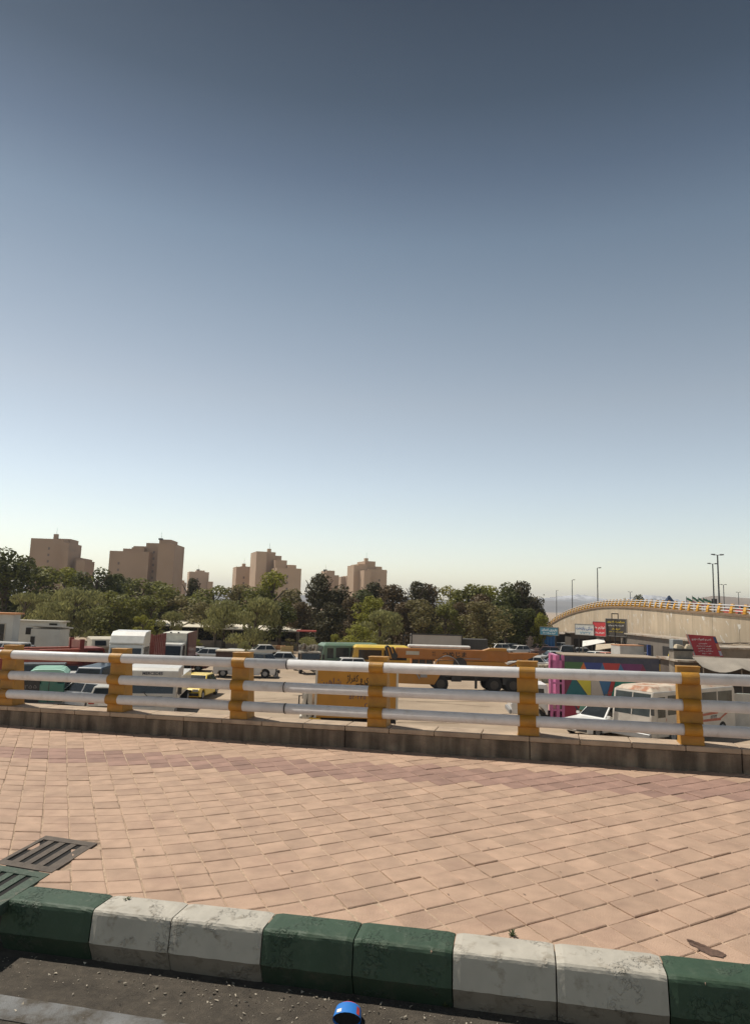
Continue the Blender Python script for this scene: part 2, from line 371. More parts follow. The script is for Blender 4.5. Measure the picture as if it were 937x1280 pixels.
sc_ = [q for q in n if q.type == 'VECT_MATH'][0]; v2 = n.new('ShaderNodeVectorMath'); v2.operation = 'SCALE'; l.new(sc_.outputs[0], v2.inputs[0]); l.new(rs.outputs[0], v2.inputs['Scale']); l.new(v2.outputs[0], n['Principled BSDF'].inputs['Base Color'])
par = empty('parapet_wall', NEAR @ Vector((4, .17, 0)), 0, 'low brown concrete plinth wall under the yellow and white railing', 'wall')
def adopt(o, root):                        # near-frame mesh -> child of a root that stands in world axes
    o.data.transform(Matrix.Translation(root.location).inverted() @ NEAR); o.matrix_world = Matrix(); o.parent = root; return o
mb = MB(); k = -3.5
while k < 14:
    a, b = k + .004, k + 1.996
    mb.hull([(a, .012, -.3), (b, .012, -.3), (b, .31, -.3), (a, .31, -.3)], [(a, .012, ph(a) - .052), (b, .012, ph(b) - .052), (b, .31, ph(b) - .052), (a, .31, ph(a) - .052)]); k += 2
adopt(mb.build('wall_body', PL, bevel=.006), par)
mb = MB(); k = -3.5; rr = random.Random(9)
while k < 14:
    a, b = k + .003, k + .497; d = rr.gauss(0, .002)
    mb.hull([(a, d, ph(a) - .05), (b, d, ph(b) - .05), (b, .33, ph(b) - .05), (a, .33, ph(a) - .05)], [(a, d, ph(a)), (b, d, ph(b)), (b, .33, ph(b)), (a, .33, ph(a))]); k += .5
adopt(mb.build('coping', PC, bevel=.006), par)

# --- railing
YEL = mat('railing_yellow', (.39, .19, .018), .5, 0, .14, 8, bump=.3, bscale=60, col2=(.27, .13, .025), cscale=5, cut=(.46, .74))
RAILW = mat('railing_white', (.66, .66, .66), .42, 0, .07, 9, bump=.15, bscale=80, col2=(.50, .47, .43), cscale=7, cut=(.56, .8))
rail = empty('guard_railing', NEAR @ Vector((4, .12, .25)), 0, 'near guard railing of three white tubes on yellow steel posts', 'railing', 'bridge guard railings')
RZ = [(.647, .032), (.389, .020), (.155, .008)]; RR = .056
PU = [0.0, 1.6, 3.2, 4.8, 6.4, 8.0]
def projx(p):
    q = NEAR @ p - Vector((0, 0, CZ)); return 468.5 + FPX * cR.dot(q) / cF.dot(q)
def solve(xt):
    a, b = -3.0, 12.0
    for _ in range(40):
        m_ = (a + b) / 2
        if projx(Vector((m_, -.01, ph(m_) + .66))) < xt: a = m_
        else: b = m_
    return a
PU = [solve(x) for x in (7.7, 144, 297.7, 469.7, 658.4, 862.5)]
up = eN
for k, (z, v) in enumerate(RZ):
    mb = MB(); a, b = -3.4, 13.5; n = 16
    js = [a, solve(358), PU[5] + .9, b]
    for s0, s1 in zip(js[:-1], js[1:]):
        mb.cyl((s0 + .002, v, ph(s0) + z), (s1 - .002, v, ph(s1) + z), RR, RR, 20)
    r_ = adopt(mb.build('rail', RAILW, smooth=False), rail)
    for p_ in r_.data.polygons: p_.use_smooth = len(p_.vertices) == 4
    mb = MB(); s0 = js[1] + (0, -.02, .0)[k]
    mb.cyl((s0 - .006, v, ph(s0) + z), (s0 + .006, v, ph(s0) + z), RR + .003, RR + .003, 20); jo = mb.build('joint_ring', DARK); adopt(jo, rail)
    jo.matrix_world = Matrix(); jo.parent = r_
for n_, u in enumerate([PU[0] - 1.62] + PU + [PU[5] + 1.65, PU[5] + 3.3]):
    post = MB(); base = ph(u); hw = .108; lean = random.Random(n_ + 4).gauss(0, .004)
    # side cheeks and front plate of a folded steel channel, wider at the foot
    for sgn in (-1, 1):
        x0 = u + sgn * hw; x1 = x0 - sgn * .012
        post.hull([(x0, .055, base), (x1, .055, base), (x1, .27, base), (x0, .27, base)], [(x0 + lean, .075, base + .757), (x1 + lean, .075, base + .757), (x1 + lean, .18, base + .757), (x0 + lean, .18, base + .757)])
    post.hull([(u - hw, .045, base), (u + hw, .045, base), (u + hw, .057, base), (u - hw, .057, base)], [(u - hw + lean, .066, base + .757), (u + hw + lean, .066, base + .757), (u + hw + lean, .078, base + .757), (u - hw + lean, .078, base + .757)])
    post.hull([(u - hw - .004, .06, base + .752), (u + hw + .004, .06, base + .752), (u + hw + .004, .185, base + .752), (u - hw - .004, .185, base + .752)],
              [(u - hw - .004, .06, base + .764), (u + hw + .004, .06, base + .764), (u + hw + .004, .185, base + .764), (u - hw - .004, .185, base + .764)])
    post.box(u, .165, base, .235, .22, .008)
    po = adopt(post.build('post', YEL, bevel=.004), rail)
    for z, v in RZ:
        c = MB(); r = RR + .006; w_ = .082; pts = []
        for i in range(0, 13):
            a = R_(78 + i * 204 / 12); pts.append((v + math.cos(a) * r, z + base + math.sin(a) * r))
        pts = [(.085, pts[0][1])] + pts + [(.085, pts[-1][1])]
        inner = [(y + (.004 if 0 < i < len(pts) - 1 else 0), zz + (-.004 if i < 7 else .004)) for i, (y, zz) in enumerate(pts)]
        n = len(pts)
        vs = [(u - w_, y, zz) for y, zz in pts] + [(u + w_, y, zz) for y, zz in pts] + [(u - w_, y, zz) for y, zz in inner] + [(u + w_, y, zz) for y, zz in inner]
        fs = [(i, i + 1, n + i + 1, n + i) for i in range(n - 1)] + [(2 * n + i, 3 * n + i, 3 * n + i + 1, 2 * n + i + 1) for i in range(n - 1)]
        fs += [(i, 2 * n + i, 2 * n + i + 1, i + 1) for i in range(n - 1)] + [(n + i, n + i + 1, 3 * n + i + 1, 3 * n + i) for i in range(n - 1)]
        c.add(vs, fs)
        for sx in (-1, 1): c.cyl((u + sx * .097, .05, z + base + .045), (u + sx * .097, .03, z + base + .045), .009, .009, 8)
        co = adopt(c.build('clamp', YEL), rail); co.parent = po

# --- litter and grit on the road
mb = MB(); gr = random.Random(12)
for k in range(2200):
    x = gr.uniform(-40, 980); q = abs(gr.gauss(0, .16))
    if gr.random() < .35: q = gr.uniform(0, 1.0)
    u = gr.uniform(-1.0, 8.5); p = Vector((u, kv(u) - .20 - q, KH)); s_ = gr.choice((.003, .004, .006, .010)) * gr.uniform(.7, 1.3)
    vs = [(p.x + gr.uniform(-s_, s_), p.y + gr.uniform(-s_, s_), p.z + gr.uniform(0, s_)) for _ in range(5)]
    mb.add(vs, [(0, 1, 2), (0, 2, 3), (1, 2, 4), (2, 3, 4), (0, 1, 3), (1, 3, 4)])
tag(near(mb.build('grit', mat('grit', (.34, .30, .24), .9, island=.7), recalc=False)), 'loose grit scattered along the foot of the kerb', 'grit', kind='stuff')
cp = loc(434, 1279, KH); ca = NEAR @ cp
cup_ = empty('crushed_cup', ca, R_(-4), 'crushed blue and red paper cup lying on the road below the kerb', 'litter')
CB = mat('cup_blue', (.03, .20, .62), .45); CRD = mat('cup_red', (.62, .07, .05), .45)
def arch(mb, y0, r0, y1, r1, flat0=1.0, flat1=1.0, th=.0015, n=18, m=0):
    A = [(math.cos(2 * math.pi * i / n), math.sin(2 * math.pi * i / n)) for i in range(n)]
    o0 = [(a * r0, y0, (b * flat0 + flat0) * r0) for a, b in A]; o1 = [(a * r1, y1, (b * flat1 + flat1) * r1) for a, b in A]
    i0 = [(a * (r0 - th), y0, (b * flat0 + flat0) * r0 + th * .2) for a, b in A]; i1 = [(a * (r1 - th), y1, (b * flat1 + flat1) * r1 + th * .2) for a, b in A]
    fs = [(i, (i + 1) % n, n + (i + 1) % n, n + i) for i in range(n)]
    mb.add(o0 + o1, fs, m); mb.add(i0 + i1, [tuple(reversed(f)) for f in fs], m)
mb = MB(); arch(mb, -.035, .062, .035, .056, .50, .60); mb.build('cup_body', CB, cup_, smooth=True, recalc=False)
mb = MB(); arch(mb, .035, .056, .058, .046, .60, .62); mb.cyl((0, .056, .026), (0, .059, .026), .026, .026, 16); mb.build('cup_base', CRD, cup_, recalc=False); mb = MB(); mb.cyl((0, -.024, .0305), (0, -.022, .0305), .0285, .0285, 18); mb.v = [(x * 1.9, y, z) for x, y, z in mb.v]; mb.build('cup_inside', PIT, cup_)
mb = MB(); mb.add([(-.045, -.028, .0545), (-.026, -.028, .0605), (-.026, -.006, .0618), (-.045, -.006, .0555)], [(0, 1, 2, 3)]); mb.build('cup_label', INKW, cup_, recalc=False)
mb = MB(); mb.add([(.040, -.03, .0575), (.052, -.03, .049), (.049, .02, .050), (.038, .02, .060)], [(0, 1, 2, 3)]); mb.build('cup_stripe', CRD, cup_, recalc=False)
# weeds in the kerb joint
WEED = mat('weed', (.07, .09, .03), .8, island=.3)
for (x, y, lab, s_) in ((159, 1126, 'tiny dry weed rooted behind the white kerb stone beside the green one', .7), (412, 1237, 'small weed sprouting at the foot of the green kerb', 1.0), (556, 1259, 'low weed at the foot of the green kerb beside the white stone', 1.0), (640, 1170, 'tiny weed in the joint between the two right white kerb stones', .8)):
    p = loc(x, y, 0 if y < 1200 else KH); mb = MB(); gr = random.Random(x)
    for k in range(26):
        a = gr.uniform(0, 6.28); L = gr.uniform(.012, .035) * s_; e = Vector((math.cos(a) * L, math.sin(a) * L, gr.uniform(.008, .03) * s_)); sd = Vector((-math.sin(a), math.cos(a), 0)) * .003
        mb.add([-sd, sd, e + sd * 1.3, e - sd * .3], [(0, 1, 2, 3)])
    o = mb.build('weed', WEED, recalc=False); o.location = NEAR @ p; tag(o, lab, 'weed', 'weeds by the kerb')

# dark spill and old gum on the pavers
def blot(x, y, a, b, seed, name='stain'):
    p = loc(x, y, .0035); gr = random.Random(seed); n = 22; vs = []
    for i in range(n):
        t = 6.283 * i / n; r = 1 + gr.gauss(0, .13); vs.append((p.x + math.cos(t) * a * r, p.y + math.sin(t) * b * r - math.cos(t) * a * .75, .0052))
    mb = MB(); mb.add(vs, [tuple(range(n))]); return mb
mb = MB()
for (x, y, a, b, sd) in ((880, 1186, .065, .045, 1), (868, 1179, .035, .022, 2), (899, 1191, .022, .016, 3), (365, 1089, .010, .006, 4), (180, 1062, .007, .006, 5), (560, 1118, .006, .005, 6), (655, 1118, .008, .004, 7), (745, 1036, .008, .005, 8), (520, 1075, .007, .005, 9), (320, 1040, .008, .005, 10), (700, 1090, .005, .004, 11), (820, 1100, .007, .005, 12), (610, 1060, .007, .004, 13)):
    q = blot(x, y, a, b, sd); mb.add(q.v, [tuple(range(22))])
struct(near(mb.build('pavement_stains', mat('spill', (.11, .065, .045), .8, 0, .4, 60), recalc=False)))
# ================================================================== SETTING BEYOND: yard, hills, flyover, towers, trees
b_ = MB().quad((-7000, -300, 0), (7000, -300, 0), (7000, 9000, 0), (-7000, 9000, 0))
LOT = mat('yard_gravel', (.40, .31, .22), .95, 0, .12, .25, bump=1, bscale=3, col2=(.31, .235, .165), cscale=.16, cut=(.42, .62))
struct(b_.build('yard_ground', LOT, recalc=False))
# wheel ruts and spills on the gravel
RUT = mat('oily_dirt', (.26, .195, .135), .95, 0, .2, 1.2)
mb = MB(); gr = random.Random(5)
for k in range(26):
    c = G(gr.uniform(250, 680), gr.uniform(868, 905), .004); a = gr.gauss(0.1, .25); L = gr.uniform(2, 7); w = gr.uniform(.06, .16); pts = []
    for i in range(9):
        t = i / 8 - .5; x = c.x + math.cos(a) * L * t; y = c.y + math.sin(a) * L * t + math.sin(t * 4) * .3; pts.append((x, y, w * gr.uniform(.5, 1.2)))
    for p, q in zip(pts[:-1], pts[1:]): mb.quad((p[0], p[1] - p[2], .004 + k * .0004), (q[0], q[1] - q[2], .004 + k * .0004), (q[0], q[1] + q[2], .004 + k * .0004), (p[0], p[1] + p[2], .004 + k * .0004))
struct(mb.build('wheel_ruts', RUT, recalc=False))

# --- distant ranges: real ridges with depth
def ridge(name, pts, d, depth, m, seed, rough):
    rr = random.Random(seed); n = 220; xs0, xs1 = pts[0][0], pts[-1][0]; mb = MB(); rows = []
    def H(x):
        for (a, b), (c, e) in zip(pts[:-1], pts[1:]):
            if a <= x <= c: return b + (e - b) * (x - a) / (c - a)
    off = [rr.gauss(0, 1) for _ in range(n + 1)]
    for i in range(n + 1):
        x = xs0 + (xs1 - xs0) * i / n; top = W(x, hor(x) - H(x), d); r = []
        for j in range(-6, 7):
            f = 1 - abs(j) / 6; jag = (off[i] * .5 + off[max(0, i - 1)] * .5) * rough
            z = max(-1, (top.z + jag * (f > 0)) * (f ** 1.15) + rr.gauss(0, rough) * (0 < f < 1)); r.append((top.x * (1 + j * depth / 6 / d), d + j * depth / 6, z if f > 0 else -1))
        rows.append(r)
    vs = [p for r in rows for p in r]; m_ = 13
    mb.add(vs, [(i * m_ + j, (i + 1) * m_ + j, (i + 1) * m_ + j + 1, i * m_ + j + 1) for i in range(n) for j in range(12)])
    return struct(mb.build(name, m, smooth=True))
ROCK = mat('mountain_rock', (.16, .14, .13), .95, 0, .3, .004)
def snow_mat():
    m = mat('mountain_snow', (.17, .15, .14), .95, 0, .2, .004, col2=(.66, .66, .70), cscale=.009, cut=(.40, .52)); n = m.node_tree.nodes; l = m.node_tree.links
    tc = n['Texture Coordinate'] if 'Texture Coordinate' in n else [q for q in n if q.type == 'TEX_COORD'][0]
    sp = n.new('ShaderNodeSeparateXYZ'); l.new(tc.outputs['Object'], sp.inputs[0])
    mr = n.new('ShaderNodeMapRange'); mr.inputs[1].default_value = 68; mr.inputs[2].default_value = 104; l.new(sp.outputs['Z'], mr.inputs[0])
    mix = [q for q in n if q.type == 'MIX'][0]; old = mix.inputs[0].links[0].from_socket
    mm = n.new('ShaderNodeMath'); mm.operation = 'MULTIPLY'; l.new(mr.outputs[0], mm.inputs[0]); l.new(old, mm.inputs[1]); l.new(mm.outputs[0], mix.inputs[0]); return m
ridge('snowy_mountains', [(560, 6), (640, 12), (685, 17), (705, 19.5), (722, 21.5), (738, 20), (752, 17.5), (770, 15), (790, 20), (806, 24), (824, 22.5), (845, 19), (880, 14), (960, 10), (1100, 8)], 4800, 900, snow_mat(), 3, 3.0)
ridge('distant_foothills', [(-1400, 9), (-500, 10), (300, 11), (640, 10), (690, 13), (745, 10), (800, 8), (1000, 12), (1400, 9)], 3300, 500, ROCK, 8, 1.2)
ridge('brown_hill', [(840, 2), (855, 14), (872, 21), (890, 25), (915, 24), (960, 22), (1100, 18), (1300, 3)], 1700, 300, mat('hill_earth', (.22, .165, .12), .95, 0, .2, .01), 5, .25)

# --- flyover
FP = [(1180, 792, 50), (1060, 782, 57.5), (937, 768.8, 66), (885, 765, 71), (850, 762.5, 76), (803, 758.8, 86), (770, 757.6, 96), (745, 759, 106), (722, 763.8, 116), (705, 770, 124), (692, 777, 130), (684, 783.5, 134), (678, 790, 137), (673, 797, 140)]
FP = [W(*p) for p in FP]
fine = []
for i in range(len(FP) - 1):
    p0, p1, p2, p3 = FP[max(0, i - 1)], FP[i], FP[i + 1], FP[min(len(FP) - 1, i + 2)]
    for k in range(10):
        t = k / 10; fine.append(.5 * ((2 * p1) + (p2 - p0) * t + (2 * p0 - 5 * p1 + 4 * p2 - p3) * t * t + (3 * p1 - p0 - 3 * p2 + p3) * t ** 3))
fine.append(FP[-1])
nrm = []
for i in range(len(fine)):
    d = fine[min(i + 1, len(fine) - 1)] - fine[max(i - 1, 0)]; d.z = 0; d.normalize(); nrm.append(Vector((d.y, -d.x, 0)))  # away from the yard
if nrm[10].x < 0: nrm = [-q for q in nrm]
fly = empty('flyover', (fine[40].x, fine[40].y, 0), 0, 'curved beige concrete flyover ramp rising behind the shops on the right', 'flyover')
def lp(p): return (p[0] - fly.location.x, p[1] - fly.location.y, p[2])
def strip(secs, name, m, root, f=lp, closed=True, smooth=False):   # secs(i) -> section points
    mb = MB(); rows = [[f(p) for p in secs(i)] for i in range(len(fine))]; n = len(rows[0])
    mb.add([p for r in rows for p in r], [(i * n + j, (i + 1) * n + j, (i + 1) * n + (j + 1) % n, i * n + (j + 1) % n) for i in range(len(rows) - 1) for j in range(n)])
    return mb.build(name, m, root, smooth=smooth)
FW = mat('flyover_render', (.52, .42, .30), .92, 0, .10, .35, bump=1, bscale=8, col2=(.60, .53, .43), cscale=.55, cut=(.60, .68))
Z = Vector((0, 0, 1))
n = FW.node_tree.nodes; l = FW.node_tree.links; tc = [q for q in n if q.type == 'TEX_COORD'][0]; mp = n.new('ShaderNodeMapping'); mp.inputs['Scale'].default_value = (1.6, 1.6, .12)
ns = n.new('ShaderNodeTexNoise'); ns.inputs['Scale'].default_value = 1.0; ns.inputs['Detail'].default_value = 7; l.new(tc.outputs['Object'], mp.inputs[0]); l.new(mp.outputs[0], ns.inputs['Vector'])
rs = n.new('ShaderNodeMapRange'); rs.inputs[1].default_value = .35; rs.inputs[2].default_value = .65; rs.inputs[3].default_value = .88; rs.inputs[4].default_value = 1.08; l.new(ns.outputs['Fac'], rs.inputs[0])
sc_ = [q for q in n if q.type == 'VECT_MATH'][0]; v2 = n.new('ShaderNodeVectorMath'); v2.operation = 'SCALE'; l.new(sc_.outputs[0], v2.inputs[0]); l.new(rs.outputs[0], v2.inputs['Scale']); l.new(v2.outputs[0], n['Principled BSDF'].inputs['Base Color'])
wall_ = MB(); _rows = [[lp(p) for p in (fine[i], Vector((fine[i].x, fine[i].y, -.2)), Vector((fine[i].x, fine[i].y, -.2)) + nrm[i] * .5, fine[i] + nrm[i] * .5)] for i in range(len(fine))]
wall_.add([p for r in _rows for p in r], [(i * 4 + j, (i + 1) * 4 + j, (i + 1) * 4 + (j + 1) % 4, i * 4 + (j + 1) % 4) for i in range(len(_rows) - 1) for j in range(4)])
strip(lambda i: [fine[i] - nrm[i] * .12 - Z * .02, fine[i] - nrm[i] * .12 - Z * .24, fine[i] + nrm[i] * .1 - Z * .24, fine[i] + nrm[i] * .1 - Z * .02], 'edge_beam', mat('edge_beam', (.25, .17, .11), .9), fly)
strip(lambda i: [fine[i] + nrm[i] * .3, fine[i] + nrm[i] * .3 - Z * .4, fine[i] + nrm[i] * 11 - Z * 1.5, fine[i] + nrm[i] * 11 - Z * 1.1], 'deck', CONC, fly)
# pilaster seams and pale runs of lime on the wall
PILE = mat('lime_streak', (.66, .62, .55), .95, 0, .2, 3)
mb = wall_; gr = random.Random(21)
for k in range(120):
    i = gr.randint(22, 96); p = fine[i].lerp(fine[i + 1], gr.random()) - nrm[i] * .006; tz = p.z - gr.uniform(.5, min(4.0, p.z - 1)); L = gr.uniform(.2, .8); w = gr.uniform(.03, .13)
    t = Vector((-nrm[i].y, nrm[i].x, 0)); sh = gr.uniform(-.1, .35) * L; ww = gr.uniform(.3, 1)
    if k < 14: L = gr.uniform(.25, .6); w = gr.uniform(.25, .5); sh *= .3; tz = p.z - gr.uniform(.4, 1.0)
    P = lambda a, z: lp((p.x + t.x * a, p.y + t.y * a, z))
    mb.add([P(-w / 2 + sh, tz), P(w / 2 + sh, tz - .02), P(w * .4 * ww, tz - L * .6), P(w / 4 * ww - sh, tz - L), P(-w / 4 * ww - sh, tz - L * .9), P(-w * .6 * ww, tz - L * .5)], [(0, 1, 2, 3, 4, 5)], 1)
for i in range(8, 100, 7):
    p = fine[i] - nrm[i] * .004; t = Vector((-nrm[i].y, nrm[i].x, 0)) * .02
    mb.add([lp(p - t - Z * p.z), lp(p + t - Z * p.z), lp(p + t - Z * .24), lp(p - t - Z * .24)], [(0, 1, 2, 3)], 2)
mb.build('retaining_wall', [FW, PILE, mat('seam', (.20, .16, .12), .95)], fly, recalc=False)
# railing of the flyover
frl = empty('guard_railing', (fine[40].x, fine[40].y, fine[40].z), 0, 'far guard railing on the curved flyover, many yellow posts with white tubes', 'railing', 'bridge guard railings')
def lr(p): return (p[0] - frl.location.x, p[1] - frl.location.y, p[2] - frl.location.z)
acc = 0; nxt = 0; pm = None; cnt = 0; FY = mat('far_railing_yellow', (.62, .32, .035), .5)
for i in range(len(fine) - 1):
    a, b = fine[i], fine[i + 1]; L = (b - a).length
    while nxt < acc + L and cnt < 98:
        p = a.lerp(b, (nxt - acc) / L); 
        if pm is None:
            mb = MB()
            mb.prism([(-.34, 0), (.10, 0), (.10, .95), (-.08, .95), (-.34, .3)], -.15, .15)
            mb.prism([(-.40, 0), (.16, 0), (.16, .06), (-.40, .06)], -.2, .2); o = mb.build('post', FY, frl); pm = o.data
        else: o = bpy.data.objects.new('post', pm); C.objects.link(o); o.parent = frl
        q = p + nrm[i] * .3; o.location = lr(q); o.rotation_euler = (0, 0, math.atan2(nrm[i].y, nrm[i].x)); nxt += 1.6; cnt += 1
    acc += L
for z in (.80, .52, .24):
    for side in ((0,),):
        strip(lambda i: [fine[i] + nrm[i] * (.13 + .055 * math.cos(a)) + Z * (z + .055 * math.sin(a)) for a in (0.5, 1.6, 2.6, 3.7, 4.7, 5.8)], 'rail', RAILW, frl, lr, smooth=True)

# --- vehicles and signs riding on the deck are added with the others; street lamps
def lamp(x, yt, d, h, arms, label, r=.09):
    top = W(x, yt, d); root = empty('street_lamp', (top.x, top.y, top.z - h), 0, label, 'street lamp', 'street lamps beyond the flyover')
    MB().cyl((0, 0, 0), (0, 0, h), r * 1.3, r * .8, 8).build('pole', STEELP, root)
    for a in arms:
        mb = MB(); c, s_ = math.cos(R_(a)), math.sin(R_(a)); mb.cyl((0, 0, h), (c * .45, s_ * .45, h + .06), .04, .04, 6); mb.build('arm', STEELP, root)
        hb = MB(); hb.cyl((c * .35, s_ * .35, h + .06), (c * .8, s_ * .8, h + .09), .10, .07, 8); hb.build('lamp_head', STEELP, root)
    return root
STEELP = mat('lamp_pole', (.10, .105, .11), .6, .2)
lamp(746, 710, 121, 14, (20,), 'tall single-arm street lamp, tallest of the lamps left of the round green tree', .10)
lamp(714.5, 725, 165, 14, (15,), 'single-arm street lamp in front of the snowy peak', .11)
lamp(695, 738, 255, 14, (15,), 'small far street lamp just right of the dark trees', .12)
lamp(787, 740, 250, 14, (0, 180), 'short far two-headed street lamp left of the round green tree', .13)
lamp(890, 705, 103, 14, (0, 180), 'second tallest double-arm street lamp on the right, beside the tallest', .11)
lamp(896, 694, 86, 14, (0, 180), 'tallest double-arm street lamp at the right side', .11)
lamp(903.5, 731, 172, 14, (0, 180), 'thin double-arm street lamp just right of the tallest lamp', .12)
lamp(922, 740.5, 225, 14, (0, 180), 'smallest double-arm street lamp near the right edge', .12)

# --- stepped brick tower blocks
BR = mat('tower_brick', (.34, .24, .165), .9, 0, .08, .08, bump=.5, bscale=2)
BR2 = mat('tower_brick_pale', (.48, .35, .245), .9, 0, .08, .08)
def tower(blocks, d, phi, label, m, antenna=None):
    x0 = min(b[0] for b in blocks); x1 = max(b[1] for b in blocks); c = W((x0 + x1) / 2, 745, d)
    root = empty('apartment_tower', (c.x, c.y, 0), R_(phi), label, 'apartment tower', 'brick apartment towers behind the trees')
    k = d / FPX
    for i, (a, b, yt, fwd, dep) in enumerate(blocks):
        fwd *= 2.0; dep += 1
        w = (b - a) * k * .99; cx = ((a + b) / 2 - (x0 + x1) / 2) * k; h = W((a + b) / 2, yt, d).z
        mb = MB(); mb.box(cx, -fwd + dep / 2, 0, w, dep, h)
        mb.build('wall', m, root)
        mb = MB()
        for sx in (-1, 1): mb.box(cx + sx * (w / 2 - .15), -fwd + dep / 2, h, .34, dep + .04, .5)
        mb.box(cx, -fwd + .15, h, w - .64, .34, .5); mb.build('parapet', m, root)
        if w > 8:                        # narrow recessed slots of windows
            rw = random.Random(i + int(a)); s_ = MB()
            xx = cx + w * rw.uniform(-.25, .25)
            for fl in range(3, int(h / 3.1)): s_.box(xx, -fwd - .02, fl * 3.1, .9, .1, 1.2)
            s_.build('window_strip', mat('window_shade', (.15, .11, .09), .6), root)
    if antenna:
        a, yb, hh = antenna; h = W(a, yb, d).z; cx = (a - (x0 + x1) / 2) * k
        MB().box(cx, 1, h, 1.8, 1.8, hh).build('rooftop_tank', DARK if hh < 1.5 else m, root)
        MB().cyl((cx + .2, 1, h + hh), (cx + .2, 1, h + hh + 3), .07, .05, 5).build('antenna', DARK, root)
    return root
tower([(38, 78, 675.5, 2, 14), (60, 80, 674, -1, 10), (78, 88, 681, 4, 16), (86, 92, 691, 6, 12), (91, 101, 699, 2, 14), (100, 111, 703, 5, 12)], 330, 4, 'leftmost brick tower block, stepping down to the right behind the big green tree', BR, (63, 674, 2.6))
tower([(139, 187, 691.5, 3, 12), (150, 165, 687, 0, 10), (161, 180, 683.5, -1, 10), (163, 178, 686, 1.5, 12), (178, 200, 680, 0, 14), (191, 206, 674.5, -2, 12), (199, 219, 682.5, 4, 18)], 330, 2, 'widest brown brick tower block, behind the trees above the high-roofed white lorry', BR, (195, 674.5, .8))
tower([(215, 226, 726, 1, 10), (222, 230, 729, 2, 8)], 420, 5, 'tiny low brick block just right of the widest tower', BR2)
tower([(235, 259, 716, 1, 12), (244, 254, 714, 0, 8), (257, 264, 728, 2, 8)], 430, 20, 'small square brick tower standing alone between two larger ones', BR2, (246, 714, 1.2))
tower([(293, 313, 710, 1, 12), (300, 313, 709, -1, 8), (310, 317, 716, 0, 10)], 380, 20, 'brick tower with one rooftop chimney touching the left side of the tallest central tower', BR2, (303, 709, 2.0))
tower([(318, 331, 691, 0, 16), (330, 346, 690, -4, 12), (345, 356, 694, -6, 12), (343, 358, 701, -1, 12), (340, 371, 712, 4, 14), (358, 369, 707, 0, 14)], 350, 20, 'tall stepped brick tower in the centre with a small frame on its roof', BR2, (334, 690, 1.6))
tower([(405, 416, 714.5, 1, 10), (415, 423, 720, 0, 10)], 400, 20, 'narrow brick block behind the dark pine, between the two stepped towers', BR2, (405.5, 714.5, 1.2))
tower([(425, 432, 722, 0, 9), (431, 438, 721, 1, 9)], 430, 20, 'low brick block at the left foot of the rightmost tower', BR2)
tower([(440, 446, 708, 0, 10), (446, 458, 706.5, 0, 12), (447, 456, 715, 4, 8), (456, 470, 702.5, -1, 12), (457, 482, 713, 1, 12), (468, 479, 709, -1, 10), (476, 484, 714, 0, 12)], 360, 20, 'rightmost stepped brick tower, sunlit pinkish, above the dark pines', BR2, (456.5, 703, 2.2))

# --- trees
def leafmat(name, col, tr=.35):
    m = mat(name, col, .65, 0, .25, .5, island=.38, spec=.3); n = m.node_tree.nodes; l = m.node_tree.links
    b = n['Principled BSDF']; t = n.new('ShaderNodeBsdfTranslucent'); mx = n.new('ShaderNodeMixShader'); mx.inputs[0].default_value = tr
    src = b.inputs['Base Color'].links[0].from_socket; l.new(src, t.inputs[0]); l.new(b.outputs[0], mx.inputs[1]); l.new(t.outputs[0], mx.inputs[2])
    o = [q for q in n if q.type == 'OUTPUT_MATERIAL'][0]; l.new(mx.outputs[0], o.inputs[0]); return m
LM = {'broad': leafmat('leaf_mid', (.165, .165, .036)), 'dark': leafmat('leaf_dark', (.085, .092, .022)), 'willow': leafmat('leaf_willow', (.27, .26, .10)),
      'pine': leafmat('needle_dark', (.070, .060, .022), .2), 'brown': leafmat('needle_brown', (.13, .088, .040), .2), 'yellow': leafmat('leaf_yellow', (.24, .21, .035)),
      'bright': leafmat('leaf_bright', (.24, .235, .032)), 'olive': leafmat('leaf_olive', (.19, .16, .062))}
BARK = mat('bark', (.09, .065, .045), .95, bump=1)
